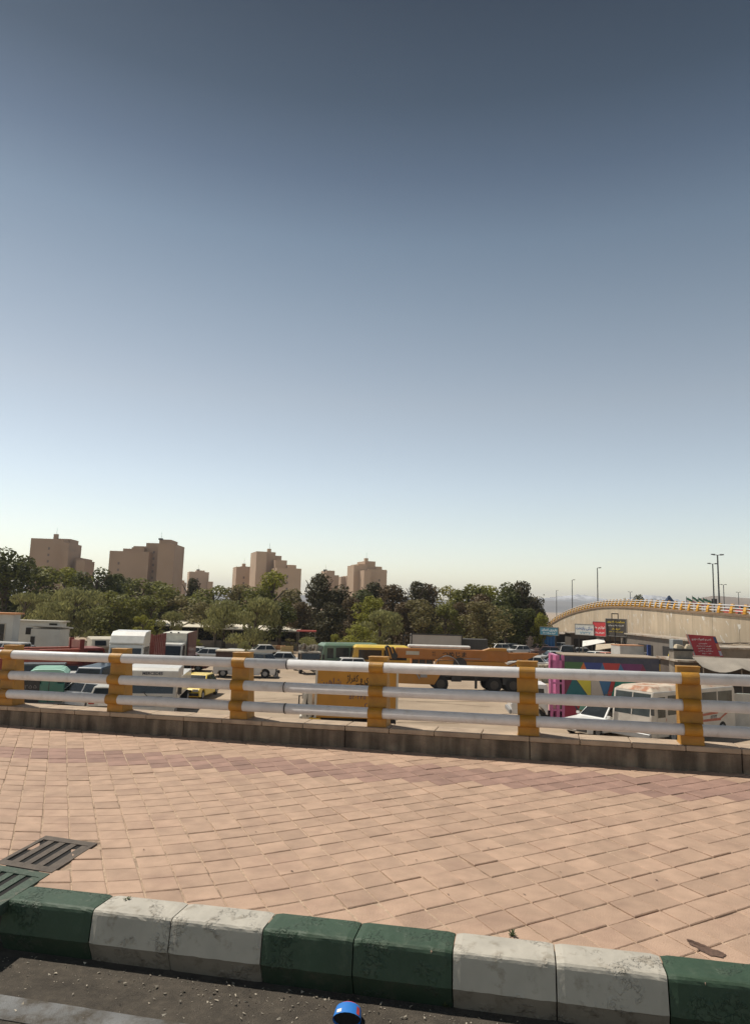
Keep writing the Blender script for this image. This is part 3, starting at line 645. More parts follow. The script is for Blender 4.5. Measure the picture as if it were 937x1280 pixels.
def crown(kind, seed, n=2600):             # unit crown: radius 1, height 0..2, later scaled
    r = random.Random(seed); mb = MB(); lob = []
    nl = {'willow': 15, 'pine': 20, 'brown': 20}.get(kind, 17)
    for k in range(nl):
        a = r.uniform(0, 6.28); z = r.uniform(.12, 1.75); lim = math.sqrt(max(.05, 1 - (z / 2 - .42) ** 2 * 3.2)) if kind not in ('pine', 'brown') else max(.22, .95 - .42 * z + r.uniform(-.1, .15))
        d = lim * math.sqrt(r.random()) * .72; lob.append((math.cos(a) * d, math.sin(a) * d, z, r.uniform(.24, .46) * (1.0 if z < 1.5 else .8)))
    lob.append((r.uniform(-.15, .15), 0, 1.78, .26))
    for k in range(n):
        lx, ly, lz, lr_ = lob[r.randrange(len(lob))]
        while True:
            d = Vector((r.uniform(-1, 1), r.uniform(-1, 1), r.uniform(-1, 1)))
            if .05 < d.length < 1: break
        rad = d.length ** .35; d.normalize(); c = Vector((lx, ly, lz)) + Vector((d.x, d.y, d.z * .85)) * lr_ * rad * r.uniform(.9, 1.12)
        if c.z < .02: c.z = r.uniform(.02, .2)
        nn = (d + Vector((r.gauss(0, .5), r.gauss(0, .5), r.gauss(.2, .5)))).normalized(); t = nn.orthogonal().normalized(); t = (t * math.cos(k) + nn.cross(t) * math.sin(k)); b = nn.cross(t)
        s_ = r.uniform(.022, .05)
        if kind == 'willow': t = (Vector((0, 0, -1)) + t * .45).normalized(); b = nn.cross(t).normalized(); L, w = s_ * 2.1, s_ * .55
        elif kind in ('pine', 'brown'): t = (t + Vector((0, 0, .5))).normalized(); L, w = s_ * 1.5, s_ * .7
        else: L, w = s_ * 1.15, s_ * .85
        mb.add([c - t * L, c + b * w * .9, c + t * L, c - b * w], [(0, 1, 2, 3)])
    o = mb.build('crown', LM[kind], recalc=False); return o
def trunkmesh(seed):
    r = random.Random(seed); mb = MB(); mb.cyl((0, 0, 0), (.02, .01, .5), .045, .032, 8); mb.cyl((.02, .01, .5), (.0, .03, .8), .032, .02, 7)
    for k in range(6):
        a = k * 1.05 + r.uniform(-.3, .3); z = r.uniform(.3, .7); mb.cyl((.01, .01, z), (math.cos(a) * .25, math.sin(a) * .25, z + r.uniform(.15, .3)), .016, .006, 5)
    return mb.build('trunk', BARK)
CR = {}; TR = None
def tree(x, yt, d, wpx, kind, label, bot=None, group='trees in the belt behind the yard', name='tree', var=0):
    global TR
    top = W(x, yt, d); h = top.z; rad = wpx * d / FPX / 2
    root = empty(name, (top.x, top.y, 0), rnd.uniform(0, 6.28), label, name.replace('_', ' ') if name != 'tree' else 'tree', group)
    key = (kind, var % 3)
    if key not in CR: CR[key] = crown(kind, hash(kind[0]) % 1 + var * 31 + len(CR) * 7 + 5, 4200 if kind in ('pine', 'brown', 'dark', 'broad') else 3600); c = CR[key]
    else: c = CR[key].copy(); C.objects.link(c)
    if TR is None: TR = trunkmesh(4); t = TR
    else: t = TR.copy(); C.objects.link(t)
    zb = (h * .16 if bot is None else bot)
    c.parent = root; c.location = (0, 0, zb); c.scale = (rad, rad, (h - zb) / 2.02)
    t.parent = root; t.scale = (h * .9, h * .9, h); return root
far = [ # x, ytop, depth, width, kind, description
 (-28, 700, 104, 95, 'dark', 'dark green tree cut by the left edge'),
 (12, 684, 100, 78, 'dark', 'tallest dark green broadleaf tree at the far left'),
 (50, 706, 108, 66, 'broad', 'mid green tree below the leftmost brick tower'),
 (86, 708, 118, 60, 'bright', 'yellowish green tree right of the leftmost tower'),
 (124, 709, 112, 56, 'dark', 'dark tree in the gap between the two left towers'),
 (150, 716, 124, 40, 'dark', 'dark bushy tree at the left foot of the widest tower'),
 (176, 722, 120, 58, 'broad', 'green tree in front of the widest brick tower'),
 (206, 726, 112, 56, 'broad', 'green tree below the right edge of the widest tower'),
 (240, 722, 116, 30, 'pine', 'slim dark conifer in front of the small lone tower'),
 (228, 744, 108, 46, 'olive', 'olive brown tree between the market roof and the small tower'),
 (268, 731, 112, 58, 'broad', 'leafy green tree right of the small lone tower'),
 (300, 729, 118, 54, 'olive', 'thin olive tree in front of the chimneyed tower'),
 (343, 712, 112, 46, 'bright', 'yellowish tree rising in front of the tallest central tower'),
 (368, 735, 116, 48, 'olive', 'brownish sparse tree right of the central tower'),
 (325, 733, 112, 50, 'broad', 'green tree left of the yellowish tree before the central tower'),
 (400, 716, 104, 44, 'pine', 'tall dark pine whose top hides the narrow brick block'),
 (424, 730, 106, 54, 'pine', 'broad dark pine below the rightmost tower'),
 (452, 736, 112, 50, 'dark', 'dark tree in front of the rightmost tower'),
 (468, 727, 116, 40, 'pine', 'dark pine right under the rightmost tower'),
 (492, 730, 110, 54, 'brown', 'brownish conifer right of the towers'),
 (519, 726, 108, 44, 'pine', 'spiky dark pine right of the brownish conifer'),
 (534, 729, 112, 46, 'brown', 'brown-green conifer left of the yellow tree'),
 (562, 731, 118, 46, 'yellow', 'yellow-green tree, the brightest in the belt'),
 (587, 729, 114, 54, 'broad', 'light green rounded tree right of the yellow tree'),
 (614, 731, 118, 46, 'bright', 'pale green tree left of the big dark pines'),
 (636, 727, 106, 52, 'dark', 'dense dark tree left of the tallest right pine'),
 (655, 726, 104, 46, 'pine', 'tall dark pine near the right end of the belt'),
 (668, 745, 108, 34, 'pine', 'short pine at the right end of the belt'),
 (602, 742, 103, 46, 'brown', 'brownish conifer below the pale green tree'),
]
mid = [
 (34, 740, 92, 60, 'willow', 'pale willow above the white flat-roofed hut'),
 (96, 736, 90, 78, 'willow', 'big pale grey-green willow left of the high-roofed lorry'),
 (70, 752, 86, 44, 'willow', 'small pale willow right behind the white hut'),
 (146, 738, 88, 64, 'broad', 'green weeping tree above the camper truck'),
 (190, 744, 90, 52, 'broad', 'green tree above the cream market roof'),
 (180, 768, 80, 26, 'bright', 'small green tree in front of the cream market roof'),
 (217, 764, 86, 32, 'willow', 'light tree overlapping the middle of the market roof'),
 (256, 752, 94, 54, 'olive', 'olive tree above the right end of the market roof'),
 (283, 750, 90, 50, 'willow', 'pale willow over the right end of the cream roof'),
 (322, 746, 86, 62, 'willow', 'largest pale willow, in the middle left of the belt'),
 (352, 752, 90, 44, 'dark', 'dark green hanging tree right of the largest willow'),
 (376, 752, 94, 42, 'brown', 'brown-green conifer left of the dark purple shade'),
 (412, 752, 92, 56, 'pine', 'dark low pine behind the junked lorry cab'),
 (442, 746, 96, 44, 'brown', 'brown conifer above the green bus'),
 (462, 744, 92, 46, 'bright', 'fresh green weeping tree below the rightmost tower'),
 (476, 762, 84, 60, 'willow', 'low pale willow above the yellow-roofed bus'),
 (444, 780, 78, 40, 'bright', 'small bright green tree beside the green bus'),
 (505, 752, 94, 44, 'brown', 'brownish tree right of the low pale willow'),
 (528, 748, 92, 54, 'olive', 'olive green tree behind the long white container'),
 (556, 754, 92, 40, 'broad', 'green tree behind the right end of the white container'),
 (574, 752, 98, 38, 'brown', 'dull brown tree behind the dark container'),
 (606, 750, 88, 60, 'olive', 'round olive tree over the shacks with a forked trunk'),
 (632, 756, 96, 44, 'dark', 'dark tree behind the round olive tree'),
 (658, 760, 98, 46, 'dark', 'green-black tree beside the blue sign'),
 (675, 765, 96, 22, 'bright', 'bright green shrubby tree left of the flyover end'),
]
for i, (x, yt, d, w, k, lab) in enumerate(far): tree(x, yt, d, w * 1.5, k, lab, var=i, bot=.8)
for i, (x, yt, d, w, k, lab) in enumerate(mid): tree(x, yt, d, w * 1.35, k, lab, var=i + 1, bot=.9)
for x, yt, d, w, k, lab in ((796, 744, 150, 0, 'bright', ''),):
    pass
tree(800, 742.5, 118, 26, 'dark', 'round green tree showing above the flyover railing', group='trees beyond the flyover')
tree(781, 747, 140, 16, 'yellow', 'low yellowish tree behind the flyover railing left of the round one', group='trees beyond the flyover')
tree(112, 788, 78, 14, 'willow', 'small round pale bush between the red lorry and the camper', bot=.9, group='bushes in the yard', name='bush')
tree(134, 792.5, 76, 12, 'willow', 'little pale bush behind the camper roof', bot=.9, group='bushes in the yard', name='bush')
tree(246, 799, 80, 16, 'bright', 'thin yellow-green bush beside the small box lorry', bot=.6, group='bushes in the yard', name='bush')
tree(306, 801, 72, 18, 'willow', 'spiky pale plant behind the brown box pickup', bot=.3, group='bushes in the yard', name='bush')
tree(384, 796, 74, 30, 'willow', 'tangled greyish bush on top of the junked lorry', bot=1.2, group='bushes in the yard', name='bush')
tree(420, 792, 80, 24, 'bright', 'leafy bush between the junked lorry and the green bus', bot=.5, group='bushes in the yard', name='bush')
tree(362, 798, 84, 18, 'olive', 'dull bush left of the junked lorry, in the shade', bot=.5, group='bushes in the yard', name='bush')
# undergrowth below the belt
mb = MB(); gr = random.Random(77)
for k in range(26000):
    x = gr.uniform(-60, 680); y = gr.uniform(112, 134); p = W(x, 800, y); z = abs(gr.gauss(0, 1.9)) + gr.uniform(0, 1.2); c = Vector((p.x, y, z)); n_ = Vector((gr.gauss(0, 1), gr.gauss(-.6, 1), gr.gauss(.3, 1))).normalized()
    t = n_.orthogonal().normalized(); b = n_.cross(t); s_ = gr.uniform(.15, .4); mb.add([c - t * s_, c + b * s_ * .7, c + t * s_, c - b * s_ * .7], [(0, 1, 2, 3)])
tag(mb.build('undergrowth', LM['dark'], recalc=False), 'dark undergrowth beneath the belt of trees', 'undergrowth', kind='stuff')
# ================================================================== VEHICLES
def wheel(parent, x, y, r=.31, w=.2, rim=STEEL, side=None):
    mb = MB(); mb.cyl((0, -w / 2, 0), (0, w / 2, 0), r, r, 20); t = mb.build('wheel', RUBBER, parent, bevel=.02); t.location = (x, y, r)
    s_ = side if side else (1 if y > 0 else -1); mb = MB(); mb.cyl((0, s_ * (w / 2 - .01), 0), (0, s_ * (w / 2 + .012), 0), r * .62, r * .5, 14); mb.cyl((0, s_ * (w / 2), 0), (0, s_ * (w / 2 + .03), 0), r * .16, r * .14, 8)
    mb.build('rim', rim, t); return t
def lower_poly(L, r, xf, xr, pts_top, zb=.22):
    P = [(-L / 2 + .04, zb + .06)]
    for xc in (xr, xf):
        ra = r + .06
        P += [(xc - ra, zb)] + [(xc + ra * math.cos(a), r + ra * math.sin(a)) for a in [math.pi - .12 - k * (math.pi - .24) / 8 for k in range(9)]] + [(xc + ra, zb)]
    return P + [(L / 2 - .04, zb + .06)] + pts_top
KIND = {
 'sedan': dict(L=4.4, W=1.70, H=1.40, gb=(.85, -1.62), gt=(.18, -1.12), belt=.88, hood=.80, deck=.88),
 'hatch': dict(L=3.9, W=1.64, H=1.43, gb=(.90, -1.85), gt=(.30, -1.55), belt=.88, hood=.80, deck=.86),
 'wagon': dict(L=4.5, W=1.72, H=1.45, gb=(.85, -2.15), gt=(.2, -1.85), belt=.90, hood=.82, deck=.86),
 'suv': dict(L=4.6, W=1.84, H=1.82, gb=(.95, -2.18), gt=(.35, -2.02), belt=1.10, hood=1.02, deck=1.05, r=.38),
 'van': dict(L=4.6, W=1.80, H=2.0, gb=(1.75, -2.22), gt=(.95, -2.12), belt=1.10, hood=.95, deck=1.05, r=.32),
 'pickup': dict(L=4.9, W=1.78, H=1.62, gb=(.95, -.62), gt=(.40, -.52), belt=.98, hood=.92, deck=.98, r=.34, bed=True),
}
def car(kind, col, at_, yaw, label, cat='car', group='cars parked in the yard', name=None, hood_up=False, dust=.5, roofcol=None, extra=None, cn=None):
    K = KIND[kind]; L, Wd, H, belt = K['L'], K['W'], K['H'], K['belt']; r = K.get('r', .30)
    root = empty(name or 'parked_car', at_, R_(yaw), label, cat, group)
    cn = cn or '%d_%d_%d' % tuple(int(c * 100) for c in col); P = paint(cn, col, .35, dust)
    xf, xr = L / 2 - .82, -L / 2 + .78
    gb0, gb1 = K['gb']; gt0, gt1 = K['gt']
    top = [(L / 2, .48), (L / 2 - .02, K['hood'] - .14), (L / 2 - .16, K['hood'] - .03), (gb0 + .02, K['hood'] + .06), (gb0 - .02, belt), (gb1, belt), (-L / 2 + .10, K['deck'] - .02), (-L / 2, K['deck'] - .16), (-L / 2 - .01, .46)]
    if K.get('bed'): top = [(L / 2, .5), (L / 2 - .02, K['hood'] - .16), (L / 2 - .2, K['hood'] - .02), (gb0 + .02, K['hood'] + .05), (gb0 - .02, belt), (gb1, belt), (gb1 - .02, .62), (-L / 2, .62), (-L / 2 - .01, .46)]
    mb = MB(); mb.prism(lower_poly(L, r, xf, xr, top), -Wd / 2, Wd / 2); body = mb.build('body', P, root, bevel=.045, seg=2)
    if K.get('bed'):
        mb = MB(); bl = gb1 - .05 + L / 2; cx = (gb1 - .05 - L / 2) / 2
        for s_ in (-1, 1): mb.box(cx, s_ * (Wd / 2 - .04), .60, bl, .07, .44)
        mb.box(-L / 2 + .03, 0, .60, .06, Wd - .16, .44); mb.box(gb1 - .1, 0, .6, .06, Wd - .16, .5); mb.build('bed', P, root)
    wb, wt = Wd * .47, Wd * .375
    b4 = [(gb0, -wb, belt - .04), (gb0, wb, belt - .04), (gb1, wb, belt - .04), (gb1, -wb, belt - .04)]; t4 = [(gt0, -wt, H), (gt0, wt, H), (gt1, wt, H), (gt1, -wt, H)]
    mb = MB(); mb.hull(b4, t4); mb.build('cabin', P if not roofcol else paint('roof', roofcol), root, bevel=.05, seg=2)
    b4 = [(a, b, belt) for a, b, _ in b4]
    pane('windscreen', [b4[0], b4[1], t4[1], t4[0]], .06, .94, .10, .90, GLASS, root)
    pane('rear_window', [b4[2], b4[3], t4[3], t4[2]], .08, .92, .12, .86, GLASS, root)
    for q in ([b4[3], b4[0], t4[0], t4[3]], [b4[1], b4[2], t4[2], t4[1]]):
        if kind == 'pickup': pane('side_window', q, .1, .9, .12, .86, GLASS, root)
        else:
            pane('side_window', q, .05, .48, .10, .88, GLASS, root); pane('side_window', q, .52, .95, .10, .88, GLASS, root)
    for s_ in (-1, 1):
        MB().box(L / 2 - .03, s_ * (Wd / 2 - .26), .58, .07, .34, .15).build('headlight', CHROME, root)
        MB().box(-L / 2 + .03, s_ * (Wd / 2 - .22), .60, .07, .28, .15).build('tail_light', REDLAMP, root)
        for x in (xf, xr): wheel(root, x, s_ * (Wd / 2 - .11), r, .19)
        mb = MB().box(gb0 - .18, s_ * (Wd / 2 + .07), belt + .02, .10, .16, .12); mb.build('mirror', P, root)
    MB().box(L / 2 + .0, 0, .34, .10, Wd * .96, .16).build('bumper', DARK, root, bevel=.02)
    MB().box(-L / 2 - .0, 0, .34, .10, Wd * .96, .16).build('bumper', DARK, root, bevel=.02)
    MB().box(L / 2 - .005, 0, .54, .04, Wd * .42, .14).build('grille', DARK, root)
    MB().box(L / 2 + .052, 0, .37, .01, .50, .11).build('number_plate', INKW, root)
    MB().box(-L / 2 - .052, 0, .52, .01, .50, .11).build('number_plate', INKW, root)
    if hood_up:
        mb = MB(); mb.hull([(gb0 + .1, -Wd * .42, .95), (gb0 + .1, Wd * .42, .95), (gb0 + .14, Wd * .42, .95), (gb0 + .14, -Wd * .42, .95)],
                           [(gb0 + .55, -Wd * .40, 1.75), (gb0 + .55, Wd * .40, 1.75), (gb0 + .59, Wd * .40, 1.75), (gb0 + .59, -Wd * .40, 1.75)])
        mb.build('bonnet', P, root); MB().box(L / 2 - .6, 0, .70, .7, Wd * .7, .2).build('engine', DARK, root)
    if extra: extra(root, P)
    return root
def truck_cab(root, P, x0, x1, Wd, zb, H, slope=.25, brow=None, sidewin=True):
    # cab-over: x1 is the front; windscreen leans back
    mb = MB(); zw = zb + (H - zb) * .48
    mb.prism([(x0, zb), (x1 - .05, zb), (x1, zb + .2), (x1, zw), (x1 - slope, H - .05), (x1 - slope - .12, H), (x0, H)], -Wd / 2, Wd / 2); mb.build('cab', P, root, bevel=.06, seg=2)
    q = [(x1, Wd / 2, zw), (x1, -Wd / 2, zw), (x1 - slope, -Wd / 2, H - .05), (x1 - slope, Wd / 2, H - .05)]; q = [q[1], q[0], q[3], q[2]]
    pane('windscreen', q, .06, .94, .06, .84, GLASS, root, off=.012)
    for s_ in (-1, 1):
        y = s_ * Wd / 2; q = [(x0 + .25, y, zw), (x1 - .18, y, zw), (x1 - slope - .12, y, H - .16), (x0 + .25, y, H - .16)]
        if s_ > 0: q = [q[1], q[0], q[3], q[2]]
        if sidewin: pane('side_window', q, .0, 1, .02, .98, GLASS, root)
        mb = MB(); mb.box(x0 + .24, y * 1.004, zb + .1, .02, .014, H - zb - .3); mb.box(x1 - .3, y * 1.004, zb + .1, .02, .014, zw - zb); mb.box((x0 + x1) / 2 - .25, y * 1.01, zw - .16, .16, .03, .04); mb.build('door_trim', DARK, root)
        mb = MB(); mb.tube([(x1 - .1, y, H - .2), (x1 + .12, y * 1.16, H - .25)], .015); mb.box(x1 + .12, y * 1.17, zw + .05, .05, .2, .42); mb.build('mirror', DARK, root)
        MB().box(x1 + .01, y * .76, zb + .22, .05, .30, .2).build('headlight', CHROME, root)
    MB().box(x1 + .005, 0, zb + .28, .03, Wd * .45, .34).build('grille', DARK, root)
    MB().box(x1 + .03, 0, zb - .12, .14, Wd, .26).build('bumper', P, root, bevel=.03)
def chassis(root, x0, x1, zb=.55, w=.9, m=None):
    mb = MB()
    for s_ in (-1, 1): mb.box((x0 + x1) / 2, s_ * w / 2, zb - .1, x1 - x0, .09, .2)
    for k in range(4): mb.box(x0 + (x1 - x0) * (k + .5) / 4, 0, zb - .08, .1, w, .14)
    mb.cyl((x0 + 1, w / 2 + .2, zb - .1), (x0 + 2, w / 2 + .2, zb - .1), .22, .22, 12); mb.build('chassis', m or DARK, root)

# ---- near row, seen between the railing tubes
WHITE = (.70, .69, .65)
# white lorry with a boxy roof brow, second bay
def white_lorry():
    root = empty('white_lorry', G(191, 897), R_(-82), 'white cab-over lorry with dark lettering over its windscreen, between the second and third railing posts', 'lorry')
    P = paint('lorry_white', (.62, .60, .55), .4, .5)
    truck_cab(root, P, -1.0, .9, 2.35, .55, 2.05, .12, sidewin=False)
    mb = MB(); mb.prism([(-1.0, 2.04), (.86, 2.04), (.94, 2.12), (.92, 2.42), (.70, 2.56), (-1.0, 2.64)], -1.27, 1.27); mb.build('roof_brow', P, root, bevel=.09, seg=3)
    text('MERCEDES', .98, .15, INKB if 0 else DARKT, root, (.945, -.0, 2.30), (90, 0, 90), bold=.02, ltr=True)
    chassis(root, -5.5, -.8)
    mb = MB(); mb.box(-3.4, 0, .95, 4.4, 2.3, 1.0); mb.build('cargo_box', P, root)
    for s_ in (-1, 1): wheel(root, .1, s_ * 1.0, .45, .28); wheel(root, -4.2, s_ * 1.0, .45, .4)
    mb = MB(); mb.tube([(.96, 1.05, 1.1), (1.08, 1.05, 1.15), (1.08, .35, 1.15), (.96, .35, 1.1)], .02); mb.tube([(.96, .2, .8), (1.05, .2, .85), (1.0, -.4, 1.4)], .02); mb.build('wiper', DARK, root)
DARKT = mat('dark_blue_lettering', (.04, .04, .06), .6)
white_lorry()
# high-roofed white lorry with red load body
def high_roof():
    root = empty('high_roof_lorry', G(157, 868), R_(-84), 'high-roofed white lorry with an open dark red load body, beside the second railing post', 'lorry')
    P = paint('lorry_white2', (.72, .70, .66), .4, .4); RD = paint('load_red', (.20, .035, .03), .6, .5)
    truck_cab(root, P, -1.1, .9, 2.1, .8, 3.15, .2)
    mb = MB(); mb.prism([(-1.2, 3.14), (.72, 3.14), (.76, 3.22), (.50, 3.66), (.1, 3.9), (-1.2, 3.96)], -1.04, 1.04); mb.build('roof_deflector', P, root, bevel=.12, seg=3)
    mb = MB(); mb.box(-3.6, -1.16, 1.0, 4.2, .06, 2.6); mb.box(-3.6, 1.16, 1.0, 4.2, .06, 2.6); mb.box(-1.5, 0, 1.0, .06, 2.26, 2.7); mb.box(-3.6, 0, .96, 4.2, 2.3, .08)
    for k in range(7):
        for y in (-1.2, 1.2): mb.box(-1.7 - k * .64, y, .98, .07, .05, 2.65)
    mb.build('load_body', RD, root)
    chassis(root, -5.8, .3); mb = MB()
    mb.box(.2, -1.22, .55, .5, .06, 1.5); mb.build('blue_step_panel', paint('navy', (.02, .03, .08), .5, .3), root)
    for s_ in (-1, 1): wheel(root, .1, s_ * 1.0, .48, .28); wheel(root, -4.2, s_ * 1.0, .48, .4)
high_roof()
def box_lorry():
    root = empty('box_lorry', G(212, 846), R_(-84), 'small white lorry with a tall pale cargo box, just left of the yellow car', 'lorry')
    P = paint('lorry_white3', (.66, .65, .60), .4, .5)
    truck_cab(root, P, -.9, .75, 1.85, .75, 2.6, .28)
    mb = MB(); mb.box(-3.0, .05, .85, 4.0, 2.0, 2.5); mb.build('cargo_box', mat('box_cream', (.62, .60, .52), .7), root, bevel=.03)
    mb = MB()
    for y in (-.93, 1.03): mb.box(-.98, y, .85, .06, .06, 2.5)
    for x in (-.6, -1.2): mb.box(-1.02 + x * 0, x + .9, 3.35, .3, .1, .08)
    mb.build('box_trim', DARK, root)
    mb = MB(); mb.box(-3.0, 1.12, .9, 4.1, .08, 2.5); mb.build('side_board', paint('board_red', (.16, .05, .045), .7, .5), root)
    chassis(root, -4.9, .3)
    for s_ in (-1, 1): wheel(root, .1, s_ * .82, .36, .22); wheel(root, -3.8, s_ * .85, .36, .32)
box_lorry()
# yellow car
def yplate(root, P): pass
car('sedan', (.78, .55, .03), G(246, 871), 266, 'yellow saloon car parked behind the railing in the second bay', dust=.2, name='yellow_car', group=None, cn='taxi')
# brown box pickup, side on
def bx(root, P):
    mb = MB(); mb.box(-1.25, 0, .66, 2.1, 1.72, 1.35); mb.build('cargo_box', mat('box_brown', (.075, .045, .035), .8, var=.3), root); mb = MB(); mb.box(-1.25, 0, 2.01, 2.2, 1.82, .10); mb.build('box_lid', mat('lid_cream', (.56, .50, .40), .8), root)
car('pickup', (.66, .65, .62), G(306, 846), 6, 'white pickup with a brown wooden box under a pale lid, behind the third railing post', cat='pickup', name='box_pickup', group=None, hood_up=False, extra=bx)
mbx = empty('engine_parts', G(340, 847), .3, 'pile of dark greasy engine parts on the ground right of the brown box pickup', 'scrap')
mb = MB(); gr = random.Random(3)
for k in range(9): mb.box(gr.uniform(-.5, .5), gr.uniform(-.3, .3), gr.uniform(0, .35), gr.uniform(.15, .4), gr.uniform(.15, .3), gr.uniform(.1, .3), 0, gr.uniform(0, 3))
mb.cyl((-.4, -.2, .3), (.5, .1, .75), .05, .05, 8); mb.build('scrap_metal', DARK, mbx)
mb = MB(); mb.cyl((.2, -.35, .3), (.2, -.28, .3), .22, .22, 14); mb.build('pulley', STEEL, mbx)
car('sedan', (.60, .60, .57), G(348, 834), 186 + 0, 'white saloon seen side on, farther back above the third to fourth post gap')
car('hatch', (.05, .055, .05), G(318, 836), 150, 'small dark green hatchback half behind the third railing post', dust=.6)
car('sedan', (.62, .60, .56), G(325, 822), 200, 'white car behind the dark hatchback, only its roof showing')
car('sedan', (.55, .56, .55), G(257, 828), 175, 'pale grey car between the small box lorry and the brown box pickup')
car('sedan', (.62, .60, .57), G(238, 826), 170, 'white car half hidden beside the red boarded box lorry')
# junked lorry cab
def junk():
    root = empty('junked_lorry', G(386, 842), R_(-75), 'stripped greyish lorry cab heaped with scrap, under the tangled bush', 'lorry')
    P = mat('old_paint', (.30, .27, .22), .8, 0, .4, 4, col2=(.12, .07, .04), cscale=3, cut=(.5, .6))
    truck_cab(root, P, -.9, .7, 1.8, .6, 1.9, .1)
    mb = MB(); gr = random.Random(8)
    for k in range(16): mb.box(gr.uniform(-1.3, .3), gr.uniform(-.8, .8), gr.uniform(1.8, 2.15), gr.uniform(.1, .4), gr.uniform(.1, .4), gr.uniform(.2, .6), 0, gr.uniform(0, 3))
    mb.build('scrap_load', P, root); chassis(root, -4, .2); 
    for s_ in (-1, 1): wheel(root, 0, s_ * .75, .4, .25); wheel(root, -3, s_ * .75, .4, .3)
junk()
# ---- buses
def bus(at_, yaw, L, Wd, H, col, label, winm=GLASS, stripe=None, roofm=None, nwin=5, door=True, name='bus', zb=.35, cat='bus', wr=.40, group=None, frontwin=(.45, .88), bumpcol=None):
    root = empty(name, at_, R_(yaw), label, cat, group); P = paint(name + '_body', col, .45, .7)
    zc = H * .93
    mb = MB(); mb.prism([(-L / 2, zb), (L / 2 - .05, zb), (L / 2, zb + .3), (L / 2 - .03, H * .5), (L / 2 - .22, zc), (-L / 2 + .1, zc), (-L / 2, zc - .2)], -Wd / 2, Wd / 2); mb.build('body', P, root, bevel=.07, seg=2)
    mb = MB(); b_ = [(L / 2 - .2, -Wd / 2 + .03, zc - .02), (L / 2 - .2, Wd / 2 - .03, zc - .02), (-L / 2 + .08, Wd / 2 - .03, zc - .02), (-L / 2 + .08, -Wd / 2 + .03, zc - .02)]
    t_ = [(L / 2 - .45, -Wd / 2 + .3, H), (L / 2 - .45, Wd / 2 - .3, H), (-L / 2 + .3, Wd / 2 - .3, H), (-L / 2 + .3, -Wd / 2 + .3, H)]
    mb.hull(b_, t_); mb.build('roof', roofm or P, root, bevel=.05, seg=2)
    q = [(L / 2 - .03, -Wd / 2, H * .5), (L / 2 - .03, Wd / 2, H * .5), (L / 2 - .22, Wd / 2, zc), (L / 2 - .22, -Wd / 2, zc)]
    pane('windscreen', q, .06, .94, .02, .90, winm, root)
    mb = MB(); c = sub(q, .49, .51, .02, .9, .02); d = sub(q, .49, .51, .02, .9, 0); mb.hull(d, c); mb.build('windscreen_bar', P, root)
    for s_ in (-1, 1):
        y = s_ * Wd / 2; n = nwin; x0 = -L / 2 + .25; x1 = L / 2 - (1.25 if door else .5)
        for k in range(n):
            a = x0 + (x1 - x0) * k / n + .05; b = x0 + (x1 - x0) * (k + 1) / n - .05
            q2 = [(a, y, H * .50), (b, y, H * .50), (b, y, H * .86), (a, y, H * .86)]
            if s_ > 0: q2 = [q2[1], q2[0], q2[3], q2[2]]
            f = pane('window', q2, -.05, 1.05, -.06, 1.06, P, root, off=.006); g = pane('glass', q2, .02, .98, .03, .97, winm, root, off=.02); g.parent = f
        if door:
            q2 = [(L / 2 - 1.15, y, .45), (L / 2 - .45, y, .45), (L / 2 - .45, y, H * .86), (L / 2 - 1.15, y, H * .86)]
            if s_ > 0: q2 = [q2[1], q2[0], q2[3], q2[2]]
            f = pane('door', q2, 0, 1, 0, 1, P, root, off=.014); g = pane('glass', q2, .08, .92, .45, .96, winm, root, off=.026); g.parent = f
        for x in (L / 2 - (1.75 if door else 1.2), -L / 2 + 1.3): wheel(root, x, s_ * (Wd / 2 - .13), wr, .26)
        MB().box(L / 2 + .0, s_ * Wd * .36, zb + .32, .06, .26, .22).build('headlight', CHROME, root, bevel=.02)
        if stripe:
            for (a, b, z0, z1) in stripe:
                mb = MB(); mb.hull([(a, y * 1.003, z0), (b, y * 1.003, z1), (b, y * 1.008, z1), (a, y * 1.008, z0)], [(a, y * 1.003, z0 + .13), (b, y * 1.003, z1 + .09), (b, y * 1.008, z1 + .09), (a, y * 1.008, z0 + .13)]); mb.build('stripe', STR, root)
    mb = MB(); mb.box(L / 2 + .06, 0, zb - .02, .14, Wd * .98, .24); mb.build('bumper', bumpcol or STEEL, root, bevel=.02)
    mb = MB(); mb.box(L / 2 + .01, 0, zb + .32, .03, Wd * .5, .2); mb.build('grille', STEEL, root)
    for s_ in (-1, 1): mb = MB(); mb.tube([(L / 2 - .1, s_ * Wd * .5, H * .85), (L / 2 + .15, s_ * Wd * .58, H * .8)], .012); mb.box(L / 2 + .16, s_ * Wd * .58, H * .55, .04, .16, H * .25); mb.build('mirror', DARK, root)
    return root
STR = paint('stripe_red', (.42, .07, .025), .5, .4)
CLEARG = mat('dusty_glass', (.04, .047, .042), .25, 0, .5, 1.5, spec=.5)
mbus = bus(G(845, 921), 215, 7.4, 2.1, 2.62, (.58, .53, .46), 'old cream minibus with rusty red stripes and rusted roof, behind the last railing post', winm=CLEARG,
    stripe=[(-3.3, -2.2, 1.25, .85), (-2.25, 1.2, .80, .86), (2.5, 3.2, 1.08, 1.05), (-2.0, 1.0, 1.15, 1.05)], roofm=mat('rusty_roof', (.55, .46, .36), .75, 0, .15, 2, col2=(.40, .17, .09), cscale=1.1, cut=(.5, .62)), nwin=4, name='minibus', cat='minibus', wr=.38)
MB().box(3.51, 0, 1.10, .03, 2.02, .13).build('front_stripe', STR, mbus)
text('۵۲۷۴۲', .6, .16, mat('grey_lettering', (.22, .20, .19), .8), mbus, (-1.6, 1.063, 1.02), (90, 0, 180), ltr=True)
